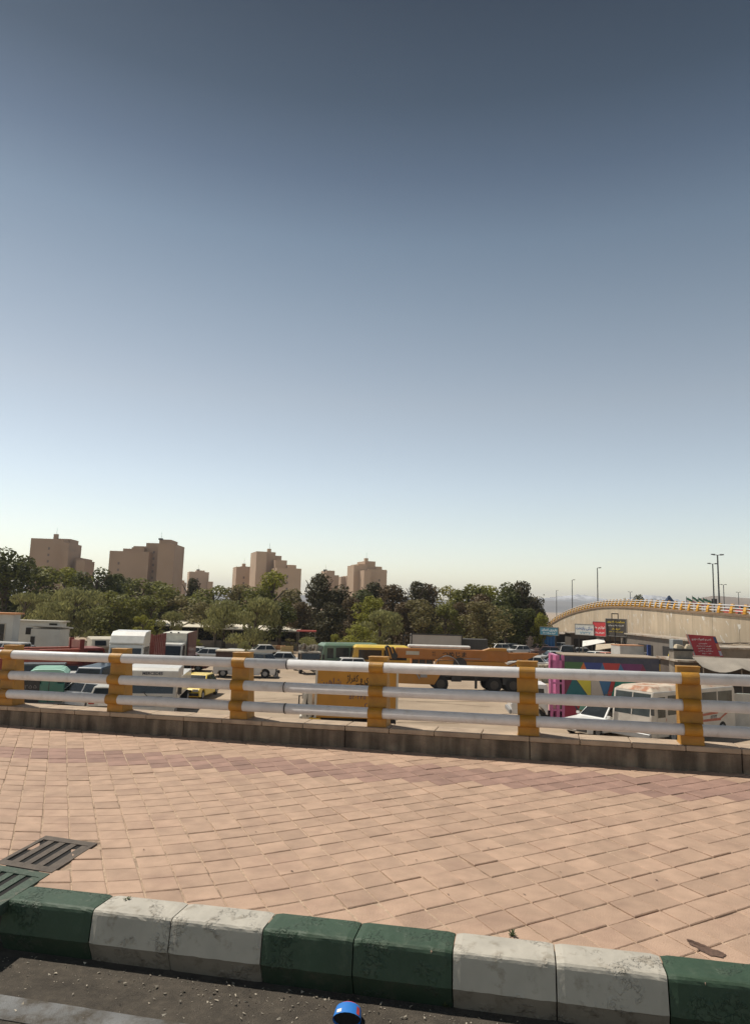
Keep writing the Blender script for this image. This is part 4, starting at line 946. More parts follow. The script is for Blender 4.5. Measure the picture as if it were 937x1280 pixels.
MB().box(3.7, .0, .38, .05, .5, .14).build('number_plate', INKW, mbus)
bus(G(434, 839), 200, 5.6, 2.1, 2.55, (.14, .23, .15), 'old green bus standing left of the yellow-roofed one', winm=CLEARG, nwin=3, name='green_bus')
yb = bus(G(474, 842), 186, 5.2, 2.1, 2.50, (.60, .33, .03), 'orange-yellow open-sided minibus left of the crane, above the fourth railing post', nwin=2, name='yellow_bus', cat='minibus', roofm=paint('roof_yellow', (.78, .55, .08), .4, .2), door=False)

# ---- crane lorry
RIMD = mat('dirty_rim', (.07, .06, .05), .7)
def crane():
    root = empty('crane_lorry', G(570, 863), R_(3), 'long orange mobile crane lorry with its boom folded down and dark Japanese lettering', 'crane')
    OR = paint('crane_orange', (.46, .20, .020), .5, .3); OR2 = paint('crane_red_orange', (.38, .135, .018), .55, .35)
    mb = MB(); mb.box(.1, 0, .78, 10.0, 1.3, .28); mb.build('chassis', DARK, root)
    mb = MB(); mb.prism([(-4.9, .55), (-4.98, .62), (-4.98, 1.5), (-1.2, 1.5), (-1.8, .5)], -1.2, 1.2); mb.build('carrier_body', OR, root, bevel=.03)
    mb = MB(); mb.box(1.6, 0, 1.06, 6.6, 2.2, .18); mb.box(-.2, -1.0, .75, .7, .3, .7); mb.box(3.6, -.95, .6, .9, .4, .5); mb.build('deck', DARK, root)
    mb = MB(); mb.box(-3.0, -1.22, 1.42, 2.8, .05, .05); mb.box(-2.6, -1.24, 1.0, .5, .05, .3); mb.tube([(-3.6, -1.3, 1.35), (-3.1, -1.4, 1.25), (-2.9, -1.35, .9)], .05); mb.tube([(-3.2, -1.35, 1.3), (-2.4, -1.35, 1.3)], .03); mb.build('outrigger', STEEL, root)
    mb = MB(); mb.cyl((1.0, 0, 1.1), (1.0, 0, 1.5), .95, .95, 20); mb.build('turntable', DARK, root)
    mb = MB(); mb.prism([(-1.5, 1.5), (2.9, 1.5), (3.6, 1.95), (3.3, 2.2), (-1.5, 2.2)], -1.05, .9); mb.build('superstructure', OR, root, bevel=.03)
    mb = MB(); mb.box(-2.6, .1, 1.5, 1.6, 1.3, .85); f = mb.build('operator_cab', OR2, root, bevel=.04)
    for k in range(3): pane('window', [(-3.38 + k * .52, -.555, 1.65), (-2.92 + k * .52, -.555, 1.65), (-2.92 + k * .52, -.555, 2.2), (-3.38 + k * .52, -.555, 2.2)], 0, 1, 0, 1, GLASS, root)
    # boom: boxed sections, the base section widest at the right
    mb = MB(); mb.prism([(-4.6, 2.32), (3.55, 2.18), (3.6, 2.98), (-4.6, 3.02)], -1.0, -.35); mb.build('boom', OR2, root, bevel=.03)
    mb = MB(); mb.prism([(1.7, 2.96), (2.3, 3.16), (3.5, 3.16), (3.5, 2.9)], -.98, -.37); mb.build('boom_hump', OR, root, bevel=.02)
    mb = MB(); mb.prism([(3.5, 2.3), (5.3, 2.52), (5.95, 2.85), (5.2, 2.9), (3.5, 2.85)], -.92, -.45); mb.build('boom_tip', OR2, root, bevel=.02)
    mb = MB(); mb.cyl((2.7, -.7, 1.5), (5.1, -.7, 2.45), .12, .10, 10); mb.cyl((3.9, -.7, 1.95), (5.6, -.7, 2.7), .06, .06, 8); mb.build('lift_ram', OR, root)
    mb = MB()
    for k in range(5):
        a = -5.15 + k * .13; mb.hull([(a, -1.03, 2.25), (a + .12, -1.03, 2.25), (a + .12, -.32, 2.25), (a, -.32, 2.25)], [(a - .25, -1.03, 3.05), (a - .13, -1.03, 3.05), (a - .13, -.32, 3.05), (a - .25, -.32, 3.05)], k % 2)
    mb.build('striped_boom_head', [INK, OR], root)
    mb = MB(); mb.cyl((-4.7, -1.05, 2.45), (-4.7, -.3, 2.45), .22, .22, 12); mb.cyl((-5.2, -1.0, 3.0), (-5.2, -.35, 3.0), .16, .16, 12); mb.build('sheave', DARK, root)
    mb = MB(); mb.box(-1.4, -.4, 3.06, 4.6, .5, .20); mb.build('pale_cover', INKW, root, bevel=.06)
    mb = MB(); n = 14; mb.tube([(-.9 + .95 * -math.cos(i * math.pi / n), -1.12, 1.5 + 1.05 * math.sin(i * math.pi / n)) for i in range(n + 1)], .035); mb.build('hose_hoop', STEEL, root)
    mb = MB(); mb.cyl((.05, -1.1, 1.95), (.05, -.95, 1.95), .5, .5, 18); mb.build('hose_reel', DARK, root)
    mb = MB(); mb.box(-3.4, -1.012, 2.56, .95, .012, .26); mb.build('pale_plate', mat('plate', (.48, .44, .36), .7), root)
    text('つめじま', 1.75, .36, INK, root, (-.35, -1.006, 2.66), bold=.02, ltr=True)
    text('株式', .26, .13, INK, root, (-1.85, -1.006, 2.76), ltr=True); text('会社', .26, .13, INK, root, (-1.85, -1.006, 2.58), ltr=True)
    mb = MB(); mb.box(.95, -1.03, 2.36, 1.3, .03, .04); mb.build('hand_rail', STEEL, root)
    for x in (-1.35, -.15 + 2.7, 3.95):
        for s_ in (-1, 1): wheel(root, x, s_ * 1.0, .56, .34, RIMD)
    for x in (1.2, 4.8):
        mb = MB(); mb.box(x, -1.2, .3, .16, .16, 1.0); mb.box(x, -1.25, .0, .4, .4, .06); mb.build('outrigger_leg', DARK, root)
    mb = MB(); mb.box(.8, -1.2, .05, 1.2, .35, .06); mb.build('ground_board', OR, root)
crane()
# ---- yellow box lorry in the fourth bay
def ylorry():
    root = empty('yellow_box_lorry', G(444, 914), R_(181), 'yellow-brown box lorry with Persian lettering on its side, left of the fourth railing post', 'lorry')
    OR = paint('box_amber', (.48, .215, .012), .5, .05); WH = paint('box_frame_white', (.60, .56, .48), .6, .4)
    # local +x is towards the left of the picture; its far side faces away
    mb = MB(); mb.box(-.0, 0, .75, 3.75, 2.0, 2.22); mb.build('cargo_box', OR, root, bevel=.01)
    mb = MB()
    for x in (-1.9, 1.9): mb.box(x, 1.0, .72, .1, .07, 2.28)
    mb.box(0, 1.0, 2.95, 3.8, .08, .06); mb.build('box_frame', WH, root)
    truck_cab(root, WH, 2.05, 2.55, 1.8, .65, 1.95, .15)
    mb = MB(); mb.tube([(2.4, .95, 2.0), (2.5, 1.25, 2.1), (2.35, 1.3, 1.2)], .05); mb.build('mirror_arm', WH, root)
    mb = MB(); mb.prism([(1.45, .42), (2.3, .42), (2.15, .74), (1.7, .74)], .8, 1.1); mb.build('mudguard', paint('mud_yellow', (.7, .42, .03), .4, .2), root)
    chassis(root, -1.9, 2.4)
    for s_ in (-1, 1): wheel(root, 1.95, s_ * .82, .36, .24); wheel(root, -1.2, s_ * .8, .36, .36)
    r = (90, 0, 180); y = 1.008
    text('شاهین', 1.0, .42, INKF, root, (1.25, y, 2.36), r)
    text('قالب فلزی و کفراژ', 2.0, .42, INK, root, (-.52, y, 2.54), r, bold=.012)
    text('۴۴۴۲۹', 1.0, .2, INK, root, (-.45, y, 2.24), r, bold=.02)
    text('۵۲۰۲۴۵', .78, .18, INKF, root, (-.05, y, 1.72), r, bold=.01); text('بابک', .5, .40, INKF, root, (-.5, y, 1.28), r)
ylorry()
# ---- white lorry with the painted box
def painted():
    base = G(745, 905); root = empty('painted_box_lorry', base, R_(176), 'lorry with a box body painted in bright geometric triangles and a white cab', 'lorry')
    WH = paint('cab_white', (.72, .70, .66), .35, .3); PK = paint('pink', (.52, .13, .30), .5, .2); NV = paint('mural_navy', (.030, .034, .065), .5, .3)
    L, Hh = 4.95, 3.3; zb = .35
    mb = MB(); mb.box(-.55, 0, zb, L, 2.2, Hh); box_ = mb.build('box_body', NV, root)
    cols = {'green': (.06, .14, .05), 'orange': (.52, .13, .03), 'blue': (.035, .055, .20), 'red': (.42, .045, .04), 'sky': (.05, .14, .26), 'purple': (.15, .03, .11), 'maroon': (.17, .02, .05), 'teal': (.015, .12, .13),
            'yellow': (.58, .47, .04), 'beige': (.48, .40, .33), 'sea': (.03, .22, .15), 'crimson': (.30, .02, .05), 'olive': (.17, .14, .02), 'mint': (.18, .42, .32)}
    keys = list(cols); ms = [mat('mural_' + k, cols[k], .55, 0, .06, 3) for k in keys]; mb = MB()
    S = [('green', [(95, 108), (250, 108), (190, 225), (95, 225)]), ('orange', [(250, 108), (295, 225), (190, 225)]), ('blue', [(250, 108), (400, 108), (355, 225), (295, 225)]), ('sky', [(400, 108), (440, 225), (355, 225)]),
         ('red', [(400, 108), (540, 108), (500, 225), (440, 225)]), ('sky', [(540, 108), (598, 225), (500, 225)]), ('purple', [(540, 108), (715, 108), (680, 225), (598, 225)]), ('maroon', [(715, 108), (775, 225), (680, 225)]),
         ('maroon', [(95, 227), (168, 227), (95, 380)]), ('teal', [(170, 227), (95, 388), (290, 388)]), ('yellow', [(178, 227), (305, 227), (305, 388), (296, 388)]), ('beige', [(307, 227), (362, 227), (412, 388), (307, 388)]),
         ('sky', [(364, 227), (472, 227), (420, 388), (414, 388)]), ('red', [(474, 227), (500, 255), (455, 388), (424, 388)]), ('sea', [(502, 227), (660, 227), (630, 388), (458, 388)]), ('orange', [(95, 392), (440, 392), (440, 412), (95, 412)]),
         ('crimson', [(95, 430), (165, 430), (222, 560), (95, 560)]), ('red', [(167, 415), (235, 415), (205, 480)]), ('olive', [(205, 482), (320, 482), (270, 560), (224, 560)]), ('mint', [(237, 415), (350, 415), (322, 480), (207, 480)]), ('sea', [(352, 415), (450, 415), (430, 500)]),
         ('purple', [(662, 227), (800, 227), (780, 388), (632, 388)]), ('olive', [(460, 415), (640, 415), (560, 560), (480, 560)]), ('crimson', [(645, 415), (830, 415), (740, 560), (570, 560)])]
    for nme, poly in S:
        k = keys.index(nme); pts = []
        for X, Y in poly:
            fx = (X - 95) / 750; fz = 1 - (Y - 60) / 500; pts.append((-.55 + L / 2 - fx * L, zb + fz * Hh))
        o = len(mb.v); n = len(pts); mb.hull([(x, 1.101, z) for x, z in pts], [(x, 1.106, z) for x, z in pts], k)
    mu = mb.build('mural', ms, root); mu['kind'] = 'stuff'; del mu['kind']
    mb = MB(); mb.box(-.55, 0, zb + Hh, L + .04, 2.24, .05); mb.build('roof_edge', mat('roof_tan', (.33, .26, .19), .8), root)
    # pink rack between cab and box
    mb = MB(); x0 = L / 2 - .55 + .28
    for x in (x0 - .22, x0 + .05, x0 + .38): mb.box(x, 1.05, zb, .14, .12, Hh + .02)
    for z in (.4, 1.1, 1.8, 2.45, 2.9): mb.box(x0 + .08, 1.05, zb + z, .7, .10, .10)
    mb.box(x0 + .08, 1.06, zb + 2.6, .74, .1, .44); mb.box(x0 + .05, 0, zb, .2, 2.1, Hh); mb.build('pink_rack', PK, root)
    # bonneted cab
    mb = MB(); xb = x0 + .55
    mb.prism([(xb, .5), (xb + .05, .5)] + [(xb + .62 + .52 * math.cos(a), .42 + .55 * math.sin(a)) for a in [math.pi - .15 - k * (math.pi - .3) / 8 for k in range(9)]] + [(xb + 1.25, .5), (xb + 1.9, .5), (xb + 1.95, 1.0), (xb + 1.85, 1.2), (xb + 1.15, 1.32), (xb + .95, 1.95), (xb + .7, 2.08), (xb + .05, 2.08), (xb, 1.95)], -.98, .98); mb.build('cab', WH, root, bevel=.07, seg=2)
    pane('side_window', [(xb + .98, .98, 1.36), (xb + .2, .98, 1.36), (xb + .22, .98, 1.86), (xb + .82, .98, 1.86)], 0, 1, 0, 1, GLASS, root, off=.008)
    pane('windscreen', [(xb + 1.14, -.9, 1.36), (xb + 1.14, .9, 1.36), (xb + .96, .9, 1.93), (xb + .96, -.9, 1.93)], .03, .97, .05, .95, GLASS, root, off=.015)
    MB().box(xb + .95, 1.1, 1.5, .06, .22, .34).build('mirror', DARK, root); MB().box(xb + 1.98, 0, .5, .12, 1.9, .22).build('bumper', STEEL, root, bevel=.02)
    for s_ in (-1, 1): MB().box(xb + 1.93, s_ * .7, .85, .06, .26, .2).build('headlight', CHROME, root); wheel(root, xb + .62, s_ * .85, .42, .26); wheel(root, -1.9, s_ * .85, .42, .36)
    chassis(root, -2.9, xb + .3, .45)
painted()
car('sedan', (.78, .78, .76), G(752, 917), 214, 'white saloon whose nose points out left of the cream minibus', dust=.1)
# right edge
mb = empty('white_board', G(934, 917), R_(-8), 'tall white board leaning behind the tail of the cream minibus', 'board')
MB().box(0, 0, 0, 1.3, .05, 2.0).build('panel', mat('board_white', (.56, .53, .47), .8), mb); MB().box(-.5, .4, 0, .06, .06, 1.7).build('prop', DARK, mb)
car('pickup', (.14, .17, .12), G(936, 905), 170, 'faded green pickup beyond the tail of the cream minibus', cat='pickup', name='green_pickup', group=None, dust=.6)

# ---- left corner
def teal():
    root = empty('teal_truck', G(56, 885), R_(-70), 'small teal lorry with a mint ribbed canopy roof, between the first two railing posts', 'lorry')
    T = paint('teal', (.035, .17, .13), .5, .35); M = mat('mint_canopy', (.30, .52, .42), .6, 0, .08, 2)
    mb = MB(); mb.box(-.8, .12, .35, 2.4, 1.6, 1.0); mb.build('body', T, root, bevel=.05)
    q = [(.41, -.6, 1.0), (.41, .15, 1.0), (.41, .15, 1.5), (.41, -.6, 1.5)]
    mb = MB(); mb.box(.35, -.95, .35, .12, 1.3, 1.15); mb.build('dark_tailboard', DARK, root)
    mb = MB(); mb.box(.38, .15, .30, .08, .75, 1.45); mb.build('rear_door', T, root)
    mb = MB(); mb.box(.42, .15, .30, .03, .03, 1.4); mb.build('door_seam', DARK, root)
    mb = MB()
    for y in (-.95, .95):
        for x in (-1.9, .3): mb.box(x, y, 1.2, .05, .05, .6)
    mb.build('canopy_posts', DARK, root)
    mb = MB(); n = 10; pr_ = [(-1.0 + 2.0 * k / n, 1.80 + .27 * (1 - abs(2 * k / n - 1) ** 6)) for k in range(n + 1)]
    mb.hull([(-2.1, y, z) for y, z in [(-1.0, 1.70)] + pr_ + [(1.0, 1.70)]], [(.5, y, z) for y, z in [(-1.0, 1.70)] + pr_ + [(1.0, 1.70)]]); mb.build('canopy', M, root)
    mb = MB()
    for x in (-1.6, -.9, -.2): mb.hull([(x, y, z + .004) for y, z in pr_], [(x + .05, y, z + .02) for y, z in pr_])
    mb.build('canopy_ribs', M, root)
    text('۰۹۱۲۵۵', 1.0, .18, mat('grey_lettering', (.22, .20, .19), .8), root, (.415, -.95, 1.18), (90, 0, 90))
    mb = MB(); mb.box(.5, -.3, .28, .06, 2.6, .07); mb.build('tow_bar', STEEL, root)
    for s_ in (-1, 1): wheel(root, -.1, s_ * .75, .3, .2); wheel(root, -2.2, s_ * .75, .3, .2)
    MB().box(-2.4, 0, .4, 1.2, 1.5, 1.2).build('cab', T, root, bevel=.08)
teal()
def redlorry():
    root = empty('red_lorry', G(38, 857), R_(40), 'red lorry with a long low orange-red load bed and a tall headboard', 'lorry')
    RD = paint('lorry_red', (.40, .075, .035), .5, .5); DR = paint('lorry_dark_red', (.20, .03, .022), .6, .4)
    mb = MB()
    for s_ in (-1, 1): mb.box(0, s_ * 1.15, 1.1, 5.2, .07, 1.3); mb.box(0, s_ * 1.08, 2.4, 5.2, .55, .06)
    mb.box(-2.6, 0, 1.1, .07, 2.3, .9); mb.box(0, 0, 1.0, 5.2, 2.3, .1); mb.build('load_bed', RD, root)
    mb = MB(); mb.box(2.75, 0, .9, .16, 2.4, 2.1); mb.box(2.75, -1.15, .9, .3, .2, 2.2); mb.box(2.75, 1.15, .9, .3, .2, 2.2); mb.build('headboard', DR, root)
    mb = MB(); mb.box(.2, .2, 1.1, 3.8, 1.6, .7); mb.build('load', mat('green_tarp', (.16, .20, .15), .8, var=.3), root)
    mb = MB(); mb.cyl((-.2, -1.1, 2.0), (-.2, -1.1, 2.4), .2, .14, 10); mb.box(-.2, -1.1, 2.38, .5, .3, .1); mb.build('filler', DR, root)
    truck_cab(root, DR, 2.95, 4.5, 2.3, .7, 2.5, .15); chassis(root, -2.7, 4.2)
    for s_ in (-1, 1): wheel(root, 3.7, s_ * 1.0, .48, .28); wheel(root, -1.6, s_ * 1.0, .48, .4)
redlorry()
def camper(root, P):
    m = mat('camper_cream', (.46, .42, .33), .75)
    mb = MB(); mb.prism([(-2.3, .95), (-.55, .95), (-.5, 1.9), (.75, 2.1), (.95, 2.3), (.60, 2.85), (-2.3, 2.9)], -.95, .95); mb.build('camper_shell', m, root, bevel=.05)
    pane('camper_window', [(.93, -.7, 2.36), (.93, .1, 2.36), (.70, .1, 2.72), (.70, -.7, 2.72)], 0, 1, 0, 1, GLASS, root, off=.012)
car('pickup', (.03, .04, .06), G(126, 845), -62, 'dark pickup carrying a cream camper shell, left of the high-roofed white lorry', cat='pickup', name='camper_pickup', group=None, extra=camper, dust=.3)
car('sedan', (.66, .66, .64), G(84, 839), 195, 'white car right of the tall red headboard, above the top railing tube')
car('sedan', (.62, .63, .60), G(88, 869), 205, 'light grey saloon touching the right side of the mint canopy')
car('hatch', (.74, .74, .72), G(104, 884), 160, 'bright white hatchback right of the teal lorry', dust=.1)
car('van', (.03, .055, .09), G(117, 876), -88, 'small dark blue van between the bright white hatchback and the second post', cat='van', name='blue_van')
car('hatch', (.60, .58, .52), G(138, 888), 100, 'dusty off-white hatchback touching the left of the second railing post', dust=.6)
car('van', (.60, .60, .58), G(2, 832), 170, 'white van cut by the left edge under the house with the orange roof', cat='van', name='white_van')
car('sedan', (.30, .34, .40), G(36, 826), 10, 'blue-grey car parked before the white flat-roofed hut')
car('sedan', (.62, .62, .60), G(94, 827), 175, 'white car right of the red headboard and farther back, near the small round bush')
car('sedan', (.35, .05, .04), G(2, 868), 185, 'dark red car cut by the left edge behind the first railing post')
for x, y, k, c, yw, lab in ((30, 872, 'van', (.04, .05, .05), 200, 'black van behind the first railing post, left of the teal lorry'), (74, 852, 'suv', (.03, .03, .035), 160, 'black off-roader between the mint canopy and the red lorry'),
    (106, 856, 'hatch', (.16, .03, .03), 30, 'dark red hatchback behind the small dark blue van'), (134, 858, 'wagon', (.10, .11, .12), 190, 'dark grey estate car left of the high-roofed white lorry'), (16, 845, 'pickup', (.5, .12, .08), 170, 'orange-red pickup at the left edge above the top tube'),
    (228, 838, 'sedan', (.20, .05, .04), 185, 'dark maroon car behind the yellow car'), (286, 829, 'sedan', (.62, .61, .58), 172, 'white car behind the brown box'), (405, 832, 'sedan', (.55, .52, .45), 15, 'beige car between the junked lorry and the green bus'), (430, 843, 'hatch', (.70, .69, .66), 195, 'white hatchback before the green bus')):
    car(k, c, G(x, y), yw, lab)
# ---- crowded cars before the shops: x, y of the ground, kind, colour, yaw, label
CARS = [
 (619, 818, 'hatch', (.62, .61, .58), 205, 'white hatchback at the left end of the crowded car park'),
 (634, 817, 'sedan', (.70, .70, .68), 190, 'white saloon in the back row, second from the left end'),
 (646, 820, 'sedan', (.66, .66, .65), 200, 'white saloon in the middle of the crowded car park above the crane boom tip'),
 (656, 815, 'wagon', (.20, .23, .20), 180, 'dark greenish estate car behind the white saloon'),
 (641, 811, 'sedan', (.55, .53, .50), 178, 'pale saloon in the rearmost row by the tin-roofed shacks'),
 (626, 826, 'sedan', (.58, .57, .55), 20, 'dusty white car half hidden behind the crane boom'),
 (661, 838, 'sedan', (.62, .60, .57), 165, 'white saloon with open doors right behind the crane boom tip'),
 (672, 818, 'sedan', (.62, .42, .36), 190, 'pinkish white saloon left of the blue tarpaulin'),
 (681, 822, 'hatch', (.10, .05, .05), 170, 'dark maroon hatchback below the blue tarpaulin'),
 (688, 829, 'sedan', (.45, .46, .46), 185, 'silver saloon behind the beige barrels'),
 (697, 815, 'sedan', (.50, .52, .52), 165, 'grey-white saloon left of the black off-roader'),
 (690, 836, 'sedan', (.30, .35, .42), 175, 'blue-grey saloon left of the pink rack'),
 (709, 826, 'suv', (.018, .018, .02), 250, 'black off-roader with a dark rear window behind the painted box lorry'),
 (706, 835, 'sedan', (.62, .62, .60), 180, 'white saloon right behind the left end of the painted box'),
 (722, 823, 'sedan', (.30, .31, .31), 170, 'grey saloon between the black off-roader and the white estate'),
 (727, 833, 'hatch', (.48, .50, .46), 185, 'pale green-grey hatchback behind the painted box'),
 (741, 830, 'wagon', (.70, .70, .68), 205, 'white estate car behind the middle of the painted box'),
 (755, 831, 'hatch', (.55, .20, .14), 200, 'small red and white hatchback right of the white estate'),
 (768, 820, 'sedan', (.06, .06, .065), 150, 'black saloon under the beige awning'),
 (816, 838, 'wagon', (.60, .62, .62), 205, 'silver-white car beside the blue lifting posts'),
 (792, 842, 'sedan', (.74, .74, .73), 180, 'white saloon in front of the small white cargo lorry'),
]
for x, y, k, c, yw, lab in CARS: car(k, c, G(x, y), yw, lab, group='cars crowded before the shops', dust=.5)
root = empty('cargo_lorry', G(790, 835), R_(12), 'small lorry with a plain whitish cargo box and orange top edge, before the grey workshop', 'lorry')
P_ = paint('cargo_white', (.62, .60, .56), .5, .4)
MB().box(-.6, 0, .7, 2.9, 1.8, 1.75).build('cargo_box', P_, root); MB().box(-.6, 0, 2.44, 2.96, 1.86, .09).build('box_edge', mat('edge_orange', (.52, .27, .15), .7), root)
truck_cab(root, P_, .9, 2.0, 1.7, .45, 1.75, .5); chassis(root, -2, 1.8, .5)
for s_ in (-1, 1): wheel(root, 1.5, s_ * .75, .33, .2); wheel(root, -1.2, s_ * .75, .33, .28)
# yellow loader with raised bucket
root = empty('yellow_loader', G(828, 845), R_(15), 'small yellow machine with a raised yellow panel left of the last railing post', 'loader')
YM = paint('machine_yellow', (.74, .52, .03), .4, .2)
MB().box(-.6, 0, .5, 2.0, 1.2, .6).build('body', YM, root, bevel=.05); MB().box(-.8, 0, 1.1, .9, .9, .5).build('engine_cover', DARK, root)
mb = MB(); mb.hull([(.7, -.5, .9), (.85, -.5, .85), (.85, .5, .85), (.7, .5, .9)], [(1.1, -.5, 2.2), (1.6, -.5, 2.15), (1.6, .5, 2.15), (1.1, .5, 2.2)]); mb.build('raised_panel', YM, root, bevel=.04)
mb = MB(); mb.tube([(-1.2, .5, 1.2), (.7, .5, .9)], .06); mb.tube([(-1.2, -.5, 1.2), (.7, -.5, .9)], .06); mb.build('lift_arm', YM, root)
for s_ in (-1, 1): wheel(root, .1, s_ * .6, .4, .25, YM); wheel(root, -1.3, s_ * .6, .4, .25, YM)
# barrels
bm0 = None
BL = ['leftmost beige barrel behind the fifth railing post', 'second beige barrel left of the pink rack', 'third beige barrel left of the pink rack', 'beige barrel nearest the pink rack']
for k, (x, y) in enumerate(((675, 853), (680, 853), (685, 852), (690, 852))):
    root = empty('oil_barrel', G(x, y), k * 1.1, BL[k], 'barrel', 'beige oil barrels')
    if bm0 is None:
        mb = MB(); mb.cyl((0, 0, 0), (0, 0, 1.45), .29, .29, 18); 
        for z in (.03, .5, .95, 1.42): mb.cyl((0, 0, z - .02), (0, 0, z + .02), .305, .305, 18)
        bm0 = mb.build('drum', mat('barrel_beige', (.50, .44, .33), .7, 0, .2, 4, col2=(.14, .10, .07), cscale=5, cut=(.5, .6)), root)
    else: o = bm0.copy(); C.objects.link(o); o.parent = root
# ---- traffic on the flyover
for (x, k, c, lab) in ((857, 'van', (.25, .38, .52), 'pale blue van driving on the flyover behind its railing'), (878, 'van', (.72, .70, .68), 'white van on the flyover behind the railing below the two tallest lamps'), (915, 'sedan', (.70, .70, .70), 'white car on the flyover near the right edge'), (868, 'sedan', (.5, .08, .06), 'red car on the flyover between the two vans')):
    i = min(range(len(fine)), key=lambda q: abs((cR.dot(fine[q] - Vector((0, 0, CZ))) / cF.dot(fine[q] - Vector((0, 0, CZ)))) * FPX + 468.5 - x))
    off = 7.0 if k == 'van' else 5.0; p = fine[i] + nrm[i] * off - Z * (.11 * off + (.5 if k == 'van' else .1)); d = fine[i + 1] - fine[i]
    car(k, c, (p.x, p.y, p.z), math.degrees(math.atan2(d.y, d.x)), lab, group='vehicles on the flyover', cat='van' if k == 'van' else 'car', name='passing_van' if k == 'van' else 'passing_car')
# ================================================================== HUTS, SHOPS, SIGNS
def mk(name, x, y, yaw, label, cat, group=None): return empty(name, G(x, y), R_(yaw), label, cat, group)
def px2m(x, y): return G(x, y).y / FPX
CREAM = mat('render_cream', (.44, .40, .33), .9, 0, .12, .8, bump=.6, bscale=10, col2=(.30, .26, .2), cscale=.7, cut=(.55, .7))
OLD = mat('render_old', (.25, .205, .16), .9, 0, .2, .8, bump=.8, bscale=10, col2=(.15, .12, .095), cscale=.8, cut=(.5, .65))
DOORD = mat('dark_opening', (.025, .022, .02), .9)
TIN = mat('tin_roof', (.45, .40, .33), .6, .2, .2, 1.2, col2=(.26, .16, .10), cscale=.9, cut=(.5, .62))
def house(x, y, w, dep, h, yaw, wm, rm, label, openings=(), name='hut', cat='hut', over=.25, group=None, rt=.14, slope=0):
    r = mk(name, x, y, yaw, label, cat, group)
    MB().box(0, dep / 2, 0, w, dep, h).build('wall', wm, r)
    mb = MB(); mb.hull([(-w / 2 - over, -over, h + .002 - slope), (w / 2 + over, -over, h + .002 - slope), (w / 2 + over, dep + over, h + .002), (-w / 2 - over, dep + over, h + .002)],
                       [(-w / 2 - over, -over, h + rt - slope), (w / 2 + over, -over, h + rt - slope), (w / 2 + over, dep + over, h + rt), (-w / 2 - over, dep + over, h + rt)]); mb.build('roof', rm, r)
    for (nm, a, b, z0, z1) in openings:
        mb = MB(); mb.box((a + b) / 2, -.03, z0, b - a, .08, z1 - z0); f = mb.build(nm, CREAM if nm == 'window' else DOORD, r)
        if nm == 'window': mb = MB(); mb.box((a + b) / 2, -.05, z0 + .08, b - a - .16, .08, z1 - z0 - .16); g = mb.build('glass', GLASS, r); g.parent = f
    return r
WHT = mat('render_white', (.50, .50, .47), .85, 0, .1, .8, col2=(.36, .33, .28), cscale=.6, cut=(.58, .72))
house(-20, 826, 4.4, 1.6, 4.2, 6, WHT, mat('orange_roof', (.52, .24, .10), .8), 'pale house with an orange roof edge and dark window at the left edge', [('window', .2, 1.6, 1.4, 3.4)], name='house', cat='house')
house(42, 818, 5.0, 1.4, 3.3, -2, WHT, CREAM, 'long white flat-roofed hut left of the big willow', [('opening', -1.0, -.3, 2.0, 2.7), ('opening', 1.4, 2.2, 2.6, 3.2)])
house(54, 822, 2.9, 2, 2.75, -2, WHT, WHT, 'lower white annexe with a sloping white roof in front of the white hut', [('opening', -1.4, -1.0, 1.2, 2.0)], slope=-.25)
mb = mk('low_wall', 92, 812, 0, 'low pale garden wall behind the small round bush', 'wall'); MB().box(0, 0, 0, 9, .3, 1.0).build('wall_body', CREAM, mb); MB().box(0, 0, 1.002, 9.1, .4, .08).build('coping', CREAM, mb)
# market sheds under the trees
def market(x, y, w, dep, h, yaw, label, roofm):
    r = mk('market_shed', x, y, yaw, label, 'shed', 'open market sheds under the trees')
    mb = MB()
    mb.hull([(-w / 2, -.6, h - .25), (w / 2, -.6, h - .25), (w / 2, dep, h + .25), (-w / 2, dep, h + .25)], [(-w / 2, -.6, h - .15), (w / 2, -.6, h - .15), (w / 2, dep, h + .35), (-w / 2, dep, h + .35)]); mb.build('roof', roofm, r)
    n = max(2, int(w / 3))
    for k in range(n + 1): MB().box(-w / 2 + .1 + (w - .2) * k / n, 0, 0, .14, .14, h - .22).build('post', OLD, r)
    MB().box(0, dep - .2, 0, w, .2, h - .1).build('back_wall', DOORD, r)
    MB().box(0, .4, 0, w * .92, .8, .9).build('counter', OLD, r)
CRM = mat('cream_sheet', (.66, .60, .48), .7, 0, .12, .5)
market(201, 808, 4.9, 4, 2.85, -2, 'dark open market shed with a long cream roof, above the high-roofed lorry', CRM)
market(246, 809, 4.6, 4, 2.75, -3, 'dark open market shed with a cream roof, above the yellow car', CRM)
market(290, 810, 4.6, 4, 2.6, 0, 'open shed with a pale roof mostly hidden by the largest willow', CRM)
market(345, 811, 6.0, 4, 2.5, 0, 'shaded open shed with a pale roof edge, left of the dark pine', CRM)
mb = mk('red_awning', 382, 815, 0, 'little red-edged awning glowing under the dark pine', 'awning'); MB().box(0, 0, 2.5, 2.4, 1.2, .18).build('sheet', mat('awning_red', (.5, .10, .08), .7), mb)
for s_ in (-1, 1): MB().box(s_ * 1.1, -.5, 0, .06, .06, 2.5).build('post', OLD, mb)
